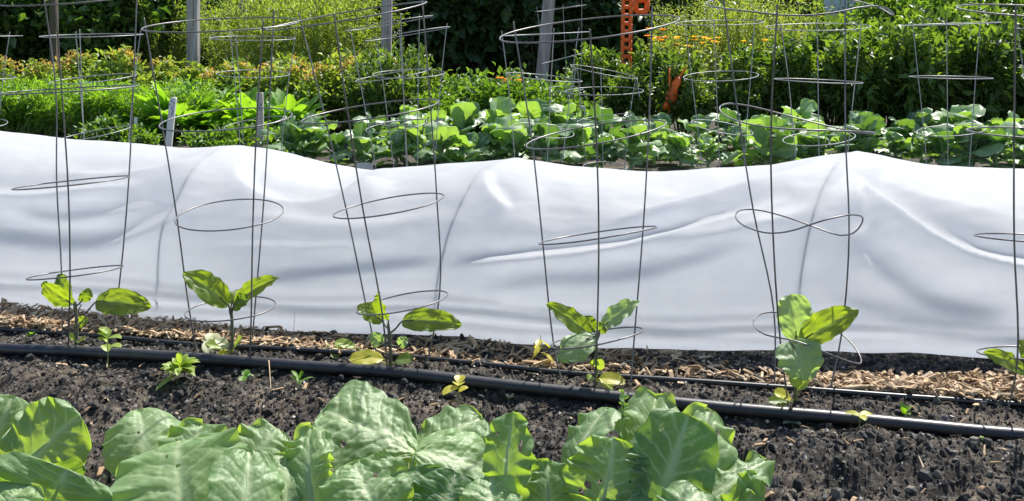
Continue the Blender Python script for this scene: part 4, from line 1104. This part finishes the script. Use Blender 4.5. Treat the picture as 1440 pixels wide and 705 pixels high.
# flowers among the weeds
def flower_plant(x, Y, h, label, mat='yellow', n=16, seed=0, spread=0.13):
    r = random.Random(seed); X = (x - CX) / F * Y
    pl = empty("flowering_plant", (X, Y, gz(X, Y)), label, "flower")
    st = MB(); lf = MB()
    for k in range(n):
        tx, ty = r.gauss(0, spread), r.gauss(0, spread * 0.7); th = h * r.uniform(0.88, 1.05)
        stem_tube(st, [(tx * 0.3 + X, ty * 0.3 + Y, 0), (tx * 0.7 + X, ty * 0.7 + Y, th * 0.55), (tx + X, ty + Y, th)], 0.004, 0.002, 5, 4)
        fl = MB(); c = np.array((tx + X, ty + Y, th))
        for q in range(10):
            a = q * 0.628; d = np.array((math.cos(a), math.sin(a), 0.25))
            leaf_cloud(fl, c[None], d[None], 0.034, 0.5, r.uniform(0.2, 0.9))
        V, Fc = tube_arrays([c - (0, 0, 0.004), c + (0, 0, 0.008)], [0.010, 0.007], 7); fl.add(V, Fc, tone=0.1, vein=0)
        fl.build("flower_head", M[mat], pl)
        p = np.array([(tx * f_ + X, ty * f_ + Y, th * f_) for f_ in np.linspace(0.2, 0.9, 14)])
        leaf_cloud(lf, p, rng.normal(0, 0.7, (14, 3)) + (0, 0, 0.3), 0.07, 0.3, 0.5)
    st.build("stems", M['greenstem'], pl, True); lf.build("foliage", M['weed'], pl)
flower_plant(975, 8.4, 0.70, "cluster of golden yellow flowers beside the orange mesh strip", n=16, seed=1)
flower_plant(1105, 8.3, 0.66, "cluster of golden yellow flowers above the tomato plants", n=18, seed=2)
flower_plant(705, 7.2, 0.40, "small orange flowers in front of the dark printed bundle", 'orange_petal', 7, 3, 0.07)
flower_plant(925, 7.9, 0.76, "orange flowers between the two orange plastic strips", 'orange_petal', 6, 4, 0.08)

# dark broad-leaved bushes and the vine-covered wall of leaves
HED = [(lambda a: (a[0].mesh("hedge_crown", M['hedge']), a[1].mesh("hedge_stems", M['woodstem'])))(bush_parts(1.3, 1.9, 1.1, 46, 4200, 0.12, 0.62, (0.0, 0.9), 0.1, clump=0.11, seed=s_, stem_r=0.014)) for s_ in (51, 52, 53)]
for x, Y, s_ in ((-110, 10.2, 1.0), (-20, 10.0, 1.0), (60, 10.3, 1.05), (140, 10.0, 1.0), (210, 10.4, 1.05), (270, 11.0, 1.0), (20, 11.3, 1.15), (120, 11.4, 1.15), (-180, 10.5, 1.1)):
    put_plant("broadleaf_bush", HED, x, Y, "dark glossy broad-leaved bush behind the pink-tipped bushes", "bush", "dark broad-leaved bushes at the back", s_)
VIN = [(lambda a: (a[0].mesh("vine_crown", M['vine']), a[1].mesh("vine_stems", M['woodstem'])))(bush_parts(1.5, 2.3, 0.9, 50, 4800, 0.15, 0.85, (0.0, 0.9), -0.1, clump=0.12, seed=s_, stem_r=0.014)) for s_ in (61, 62)]
for x, Y, s_ in ((560, 11.3, 1.0), (630, 11.0, 1.0), (700, 11.2, 1.05), (770, 11.0, 1.0), (840, 11.2, 1.0), (905, 11.6, 0.95), (600, 12.2, 1.2), (690, 12.3, 1.2), (780, 12.2, 1.2), (500, 12.0, 1.1), (870, 12.4, 1.2)):
    put_plant("grape_vine", VIN, x, Y, "dark grape vine with large shaded leaves behind the leaning post", "vine", "dark vines at the back", s_)
RB = [(lambda a: (a[0].mesh("shrub_crown", M['potato']), a[1].mesh("shrub_stems", M['woodstem'])))(bush_parts(1.2, 1.6, 1.0, 44, 3800, 0.085, 0.5, (0.0, 0.9), 0.2, clump=0.12, seed=s_, stem_r=0.012)) for s_ in (71, 72)]
for x, Y, s_ in ((1250, 9.6, 0.9), (1320, 9.4, 0.95), (1390, 9.7, 0.95), (1460, 9.5, 1.0), (1540, 9.6, 1.0), (1290, 10.6, 1.1), (1370, 10.6, 1.1), (1450, 10.7, 1.1), (1620, 9.7, 1.0), (1700, 9.6, 1.0), (1200, 10.9, 1.05)):
    put_plant("leafy_shrub", RB, x, Y, "tall sunlit leafy shrub rising behind the tomato plants", "shrub", "sunlit shrubs behind the tomatoes", s_)

# far trees closing the view
def far_tree(X, Y, h, seed):
    r = np.random.default_rng(seed)
    t_ = empty("broadleaf_tree", (X, Y, 0), "broadleaf tree beyond the garden's back hedge", "tree", "trees beyond the garden")
    tr = MB(); stem_tube(tr, [(X, Y, -0.1), (X + r.normal(0, 0.1), Y, h * 0.3), (X + r.normal(0, 0.2), Y, h * 0.75)], 0.16, 0.05)
    cr = MB()
    for k in range(30):
        a = r.uniform(0, 6.28); f_ = r.uniform(0.02, 1.0); rad = 1.9 * math.sin(math.pi * min(1, 0.2 + f_ * 0.75)) * math.sqrt(r.random())
        c = np.array((X + math.cos(a) * rad, Y + math.sin(a) * rad * 0.8, 0.15 + h * f_))
        if k % 3 == 0: stem_tube(tr, [(X, Y, max(0.4, c[2] * 0.6)), (np.array((X, Y, c[2] * 0.8)) + c) / 2, c], 0.05, 0.015, 5, 3)
        m_ = 150; pos = c + r.normal(0, 0.33, (m_, 3)); pos[:, 2] = np.maximum(pos[:, 2], 0.05)
        leaf_cloud(cr, pos, r.normal(0, 0.7, (m_, 3)) + (0, 0, 0.1), 0.20 * r.uniform(0.7, 1.2, m_), 0.6, np.clip(r.uniform(0, 0.8) + r.normal(0, 0.1, m_), 0, 1))
    tr.build("trunk", M['woodstem'], t_); cr.build("crown", M['hedge'], t_)
for k, (x, Y) in enumerate([(-900, 15), (-620, 15.5), (-330, 15), (-60, 15.5), (200, 15), (430, 15.6), (660, 15), (880, 15.5), (1120, 17.5), (1330, 17), (1560, 17.5), (1850, 17), (2150, 17)]):
    far_tree((x - CX) / F * Y, Y, 2.3 if x < 350 else (2.8 if x < 1000 else 2.3), 200 + k)

# ------------------------------------------------------------------ posts, stakes, odd things at the back
def post(x, Y, wpx, top, lean, label, mat='post', name="fence_post", z=None):
    X = (x - CX) / F * Y; wd = wpx / F * Y
    mb = MB(); n = 9; bm_v = []
    hgt = top
    for k in range(n):
        f_ = k / (n - 1); cx_ = X + lean * (f_ - 0.3) * hgt; z_ = -0.1 + (hgt + 0.1) * f_
        ww = wd / 2 * (1 + random.gauss(0, 0.012)); ch = ww * 0.82
        prof_ = [(-ww, -ch), (-ch, -ww), (ch, -ww), (ww, -ch), (ww, ch), (ch, ww), (-ch, ww), (-ww, ch)]
        bm_v += [(cx_ + a, Y + b_, z_) for a, b_ in prof_]
    i = np.arange(n - 1)[:, None]; j = np.arange(8)[None, :]; j2 = (j + 1) % 8
    Fq = np.stack([i * 8 + j, i * 8 + j2, (i + 1) * 8 + j2, (i + 1) * 8 + j], -1).reshape(-1, 4)
    mb.add(np.array(bm_v), [Fq, np.array([np.arange(8)[::-1], (n - 1) * 8 + np.arange(8)])])
    o_ = mb.build(name, M[mat], smooth=False); tag(o_, label, "post")
post(272, 8.55, 15, 1.35, 0.0, "square weathered grey post rising from the pink-tipped bushes")
post(543, 8.7, 14, 1.35, 0.01, "square weathered grey post beside the dark vines")
post(762, 9.0, 17, 1.35, 0.10, "leaning weathered grey post in front of the dark vines")
post(76, 9.0, 9, 1.5, 0.0, "thin dark post among the broad-leaved bushes", 'woodstem')
post(342, 9.9, 9, 1.3, 0.0, "thin grey post among the feathery bushes")

def stake(x, Y, ytop, wpx, tilt, label, mat='stake', ink=False, pointed=False):
    X = (x - CX) / F * Y; zt = H - (ytop - YH) / F * Y; wd = wpx / F * Y
    s_ = empty("marker_stake", (X, Y, gz(X, Y)), label, "stake")
    mb = MB(); th = 0.018
    prof_ = [(-wd / 2, -0.08), (wd / 2, -0.08), (wd / 2, zt - 0.006), (wd / 2 - 0.006, zt), (-wd / 2 + 0.006, zt), (-wd / 2, zt - 0.006)]
    fr_ = np.array([(a + tilt * b_, -th / 2, b_) for a, b_ in prof_]); bk = fr_ + (0, th, 0)
    n = len(prof_); i = np.arange(n); i2 = (i + 1) % n
    mb.add(np.vstack([fr_, bk]) + np.array(s_.location), [np.array([np.arange(n)[::-1] if False else np.arange(n), n + np.arange(n)[::-1]]), np.stack([i, n + i, n + i2, i2], -1)])
    mb.build("board", M[mat], s_, smooth=False)
    if ink:
        mk = MB()
        for k in range(9):
            z_ = zt - 0.022 - k * 0.011; a = random.uniform(-0.3, 0.3) * wd; b_ = a + random.uniform(-0.4, 0.4) * wd
            b_ = max(-wd * 0.4, min(wd * 0.4, b_))
            V, Fc = tube_arrays([(X + a + tilt * z_, Y - th / 2 - 0.0012, z_), (X + b_ + tilt * z_, Y - th / 2 - 0.0012, z_ - 0.011)], 0.0022, 5); mk.add(V, Fc)
        mk.build("handwriting", M['ink'], s_)
stake(236, 5.9, 136, 9, 0.10, "white marker stake with blue handwriting, tilted among the jagged leaves", ink=True)
stake(367, 5.95, 130, 9, -0.02, "grey and white marker stake standing upright near the collards", 'stake_grey', ink=True)
stake(688, 6.2, 155, 11, -0.03, "short white stake in front of the low green bushes")
stake(191, 6.3, 166, 4, 0.0, "tiny cream plant label beside the carrot tops")
stake(818, 6.4, 150, 9, 0.02, "pale stake half hidden by the far collards")
# white scrap of board low in the collard bed
X0 = P(512, 222, 5.15); mb = MB(); V, Fc = box_arrays((X0[0], 5.15, 0.022), 0.10, 0.05, 0.045, Matrix.Rotation(0.3, 3, 'Z'), 0.85); mb.add(V, Fc)
tag(mb.build("wood_block", M['stake'], smooth=False), "small white block lying on soil at the foot of the far collards", "wood block")

# orange plastic mesh strips
def mesh_strip(x, Y, z0, z1, wpx, label, lean=0.0):
    X = (x - CX) / F * Y; wd = wpx / F * Y
    mb = MB(); step = wd * 1.05; z = z0; k = 0
    def bar(ax, az, bx_, bz, r): 
        pts = np.array([(X + ax + lean * (az - z0), Y + 0.01 * math.sin(az * 9), az), (X + bx_ + lean * (bz - z0), Y + 0.01 * math.sin(bz * 9), bz)])
        V, Fc = tube_arrays(catmull(pts, 3), r, 6); mb.add(V, Fc)
    while z < z1:
        zt = min(z + step, z1)
        bar(-wd / 2, z, -wd / 2, zt, wd * 0.24); bar(wd / 2, z, wd / 2, zt, wd * 0.24); bar(-wd / 2, z, wd / 2, z, wd * 0.3)
        z = zt
    bar(-wd / 2, z1, wd / 2, z1, wd * 0.2)
    tag(mb.build("orange_mesh_strip", M['orange']), label, "plastic mesh")
mesh_strip(880, 7.9, 0.42, 1.25, 11, "upright strip of orange plastic mesh rising behind the tomato plants", 0.02)
mesh_strip(902, 8.3, 0.95, 1.2, 16, "piece of orange plastic mesh hanging among the leaves")
def flag_panel(x, Y, y0, y1, wpx, label):
    A_ = P(x, y1, Y); wd = wpx / F * Y; zt = H - (y0 - YH) / F * Y
    nz_ = 10; mb = MB(); V = []
    for th in (-0.004, 0.004):
        for k in range(nz_):
            f_ = k / (nz_ - 1); z_ = A_[2] + (zt - A_[2]) * f_
            for q in range(4):
                g_ = q / 3 - 0.5
                V.append((A_[0] + g_ * wd * (0.95 - 0.75 * f_ ** 1.5 + 0.15 * math.sin(k * 2.1 + q)) + 0.012 * f_ * k, Y + th + 0.02 * math.sin(3 * g_ + 5 * f_), z_ + 0.02 * g_))
    i = np.arange(nz_ - 1)[:, None]; j = np.arange(3)[None, :]
    f1 = np.stack([i * 4 + j, i * 4 + j + 1, (i + 1) * 4 + j + 1, (i + 1) * 4 + j], -1).reshape(-1, 4)
    m_ = nz_ * 4; rimi = [k * 4 for k in range(nz_)] + [nz_ * 4 - 4 + q for q in (1, 2, 3)] + [k * 4 + 3 for k in range(nz_ - 2, -1, -1)] + [2, 1]
    rim = np.array(rimi); rim2 = np.roll(rim, -1)
    mb.add(np.array(V), [np.vstack([f1, f1[:, ::-1] + m_, np.stack([rim, rim2, rim2 + m_, rim + m_], -1)])])
    mb.add(*tube_arrays([(A_[0], Y + 0.02, -0.1), (A_[0], Y + 0.02, zt)], 0.006, 6))
    tag(mb.build("orange_marker", M['orange']), label, "marker")
flag_panel(942, 6.62, 96, 152, 20, "bright orange plastic marker standing among the tomato leaves")

# dark printed bundle
c0 = P(712, 128, 7.7)
bd = empty("dark_bundle", (c0[0], 7.7, 0), "dark rounded cloth bundle with pink print behind the low bushes", "bundle")
mb = MB(); nu_, nv_ = 20, 10; V = []
for i in range(nv_):
    for j in range(nu_):
        a = j * 2 * math.pi / nu_; f_ = i / (nv_ - 1); rr = 0.14 * math.sqrt(max(0, 1 - f_ ** 2.4)) * (1 + 0.06 * math.sin(3 * a + 2 * f_))
        V.append((c0[0] + rr * math.cos(a), 7.7 + rr * math.sin(a) * 0.8, f_ * 0.40))
i = np.arange(nv_ - 1)[:, None]; j = np.arange(nu_)[None, :]; j2 = (j + 1) % nu_
mb.add(np.array(V), np.stack([i * nu_ + j, i * nu_ + j2, (i + 1) * nu_ + j2, (i + 1) * nu_ + j], -1).reshape(-1, 4)); mb.build("cloth", M['darkbag'], bd)
for k in range(9):
    a = -math.pi / 2 + random.uniform(-1.1, 1.1); f_ = random.uniform(0.55, 0.95); rr = 0.145 * math.sqrt(max(0, 1 - f_ ** 2.4)) + 0.004
    c = np.array((c0[0] + rr * math.cos(a), 7.7 + rr * math.sin(a) * 0.8, f_ * 0.405)); mb = MB()
    for q in range(5):
        d = np.array((math.cos(q * 1.256), -0.2, math.sin(q * 1.256))); leaf_cloud(mb, c[None], d[None], 0.022, 0.6, 0.5)
    mb.build("printed_flower", M['petal_pink'], bd)

# pale slatted panel far at the right
sp = empty("slatted_panel", (P(1187, 0, 10.4)[0], 10.4, 0), "pale blue-grey slatted board panel showing above the weeds", "panel")
for k in range(5):
    xk = 1166 + k * 10.5; mb = MB(); p0 = P(xk, 0, 10.4)
    V, Fc = box_arrays((p0[0], 10.4, 0.95), 0.074, 0.02, 0.62 + 0.01 * (k % 2), Matrix.Rotation((k - 2) * 0.05, 3, 'Y')); mb.add(V, Fc)
    mb.build("slat", M['slat'], sp, smooth=False)
for z_ in (0.78, 1.16):
    mb = MB(); V, Fc = box_arrays((P(1187, 0, 10.4)[0], 10.425, z_), 0.42, 0.025, 0.05); mb.add(V, Fc); mb.build("rail", M['post'], sp, smooth=False)
for s_ in (-0.16, 0.16):
    mb = MB(); V, Fc = box_arrays((P(1187, 0, 10.4)[0] + s_, 10.455, 0.6), 0.04, 0.03, 1.3); mb.add(V, Fc); mb.build("leg", M['post'], sp, smooth=False)

# ------------------------------------------------------------------ labels: say which landmark each far plant grows by
MARKS = [("the square post among pink-tipped bushes", 272, 8.55), ("the square post by the vines", 543, 8.7), ("the leaning grey post", 762, 9.0), ("the thin dark post", 76, 9.0),
         ("the thin post among feathery bushes", 342, 9.9), ("the inked tilted stake", 236, 5.9), ("the upright grey stake", 367, 5.95), ("the short white stake", 688, 6.2),
         ("the tiny cream label", 191, 6.3), ("the half-hidden pale stake", 818, 6.4), ("the white wood block", 512, 5.15), ("the orange mesh strip", 880, 7.9),
         ("the bright orange marker", 942, 6.62), ("the slatted panel", 1187, 10.4), ("the golden flowers above the tomatoes", 1105, 8.3), ("the dark printed bundle", 712, 7.7)]
SHORT = {"jagged-leaved plants between the stakes": "bright plant with long jagged leaves", "low plants near the stakes": "low green leafy plant", "collards in the row behind the tunnel": "broad-leaved collard plant", "tomato plants behind the far collards": "bushy tomato plant with tangled leaves",
         "dark vines at the back": "dark grape vine with large leaves", "feathery yellow-green bushes": "tall yellow-green feathery bush", "pink-tipped bushes in the far bed": "pale leafy bush with pinkish tips",
         "carrot tops at the end of the far bed": "feathery green carrot top", "tall weeds beyond the tomatoes": "tall pale green weed clump", "low green bushes in the far bed": "low dense bright green bush",
         "sunlit shrubs behind the tomatoes": "tall sunlit leafy shrub", "dark broad-leaved bushes at the back": "dark glossy broad-leaved bush"}
for o_ in list(bpy.data.objects):
    g_ = o_.get("group")
    if o_.parent is not None or g_ not in SHORT: continue
    X, Y = o_.location.x, o_.location.y
    best = min(MARKS, key=lambda m_: (X - (m_[1] - CX) / F * m_[2]) ** 2 + (Y - m_[2]) ** 2)
    dist = math.hypot(X - (best[1] - CX) / F * best[2], Y - best[2])
    size = ""
    if g_.startswith("collards"): size = "large " if o_.scale.x > 1.02 else ("small " if o_.scale.x < 0.86 else "mid-sized ")
    where = ("beside " if dist < 0.7 else "a little way from ") + best[0] if dist < 3.4 else "well away from every post and stake"
    if g_.startswith("collards") and dist >= 0.7: where = ("in the nearer far row, " if Y < 5.5 else "in the second far row, ") + ("toward " + best[0] if dist < 2.0 else "away from every stake")
    o_["label"] = size + SHORT[g_] + " " + where

FRONT = [("the cage by the thickest wood chips", -1.05, 2.25), ("the level-ringed cage", -0.66, 2.17), ("the tipped cage", -0.3, 2.11), ("the steeply tilted-ring cage", 0.19, 2.03), ("the bow-tie cage", 0.6, 1.95), ("the end cage", 1.05, 1.87)]
k = 0
for o_ in list(bpy.data.objects):
    if o_.get("group") == "cages in the bed behind the tunnel" and "small far" not in o_["label"]:
        u_ = o_.location.x - 0.2 * (o_.location.y - 2.0)
        u_ *= 0.75
        b_ = min(FRONT, key=lambda q: abs(q[1] - u_))
        o_["label"] = ("tall " if o_.location.y < 3.7 else "") + "pale sunlit-toned wire cage across the tunnel from " + b_[0]
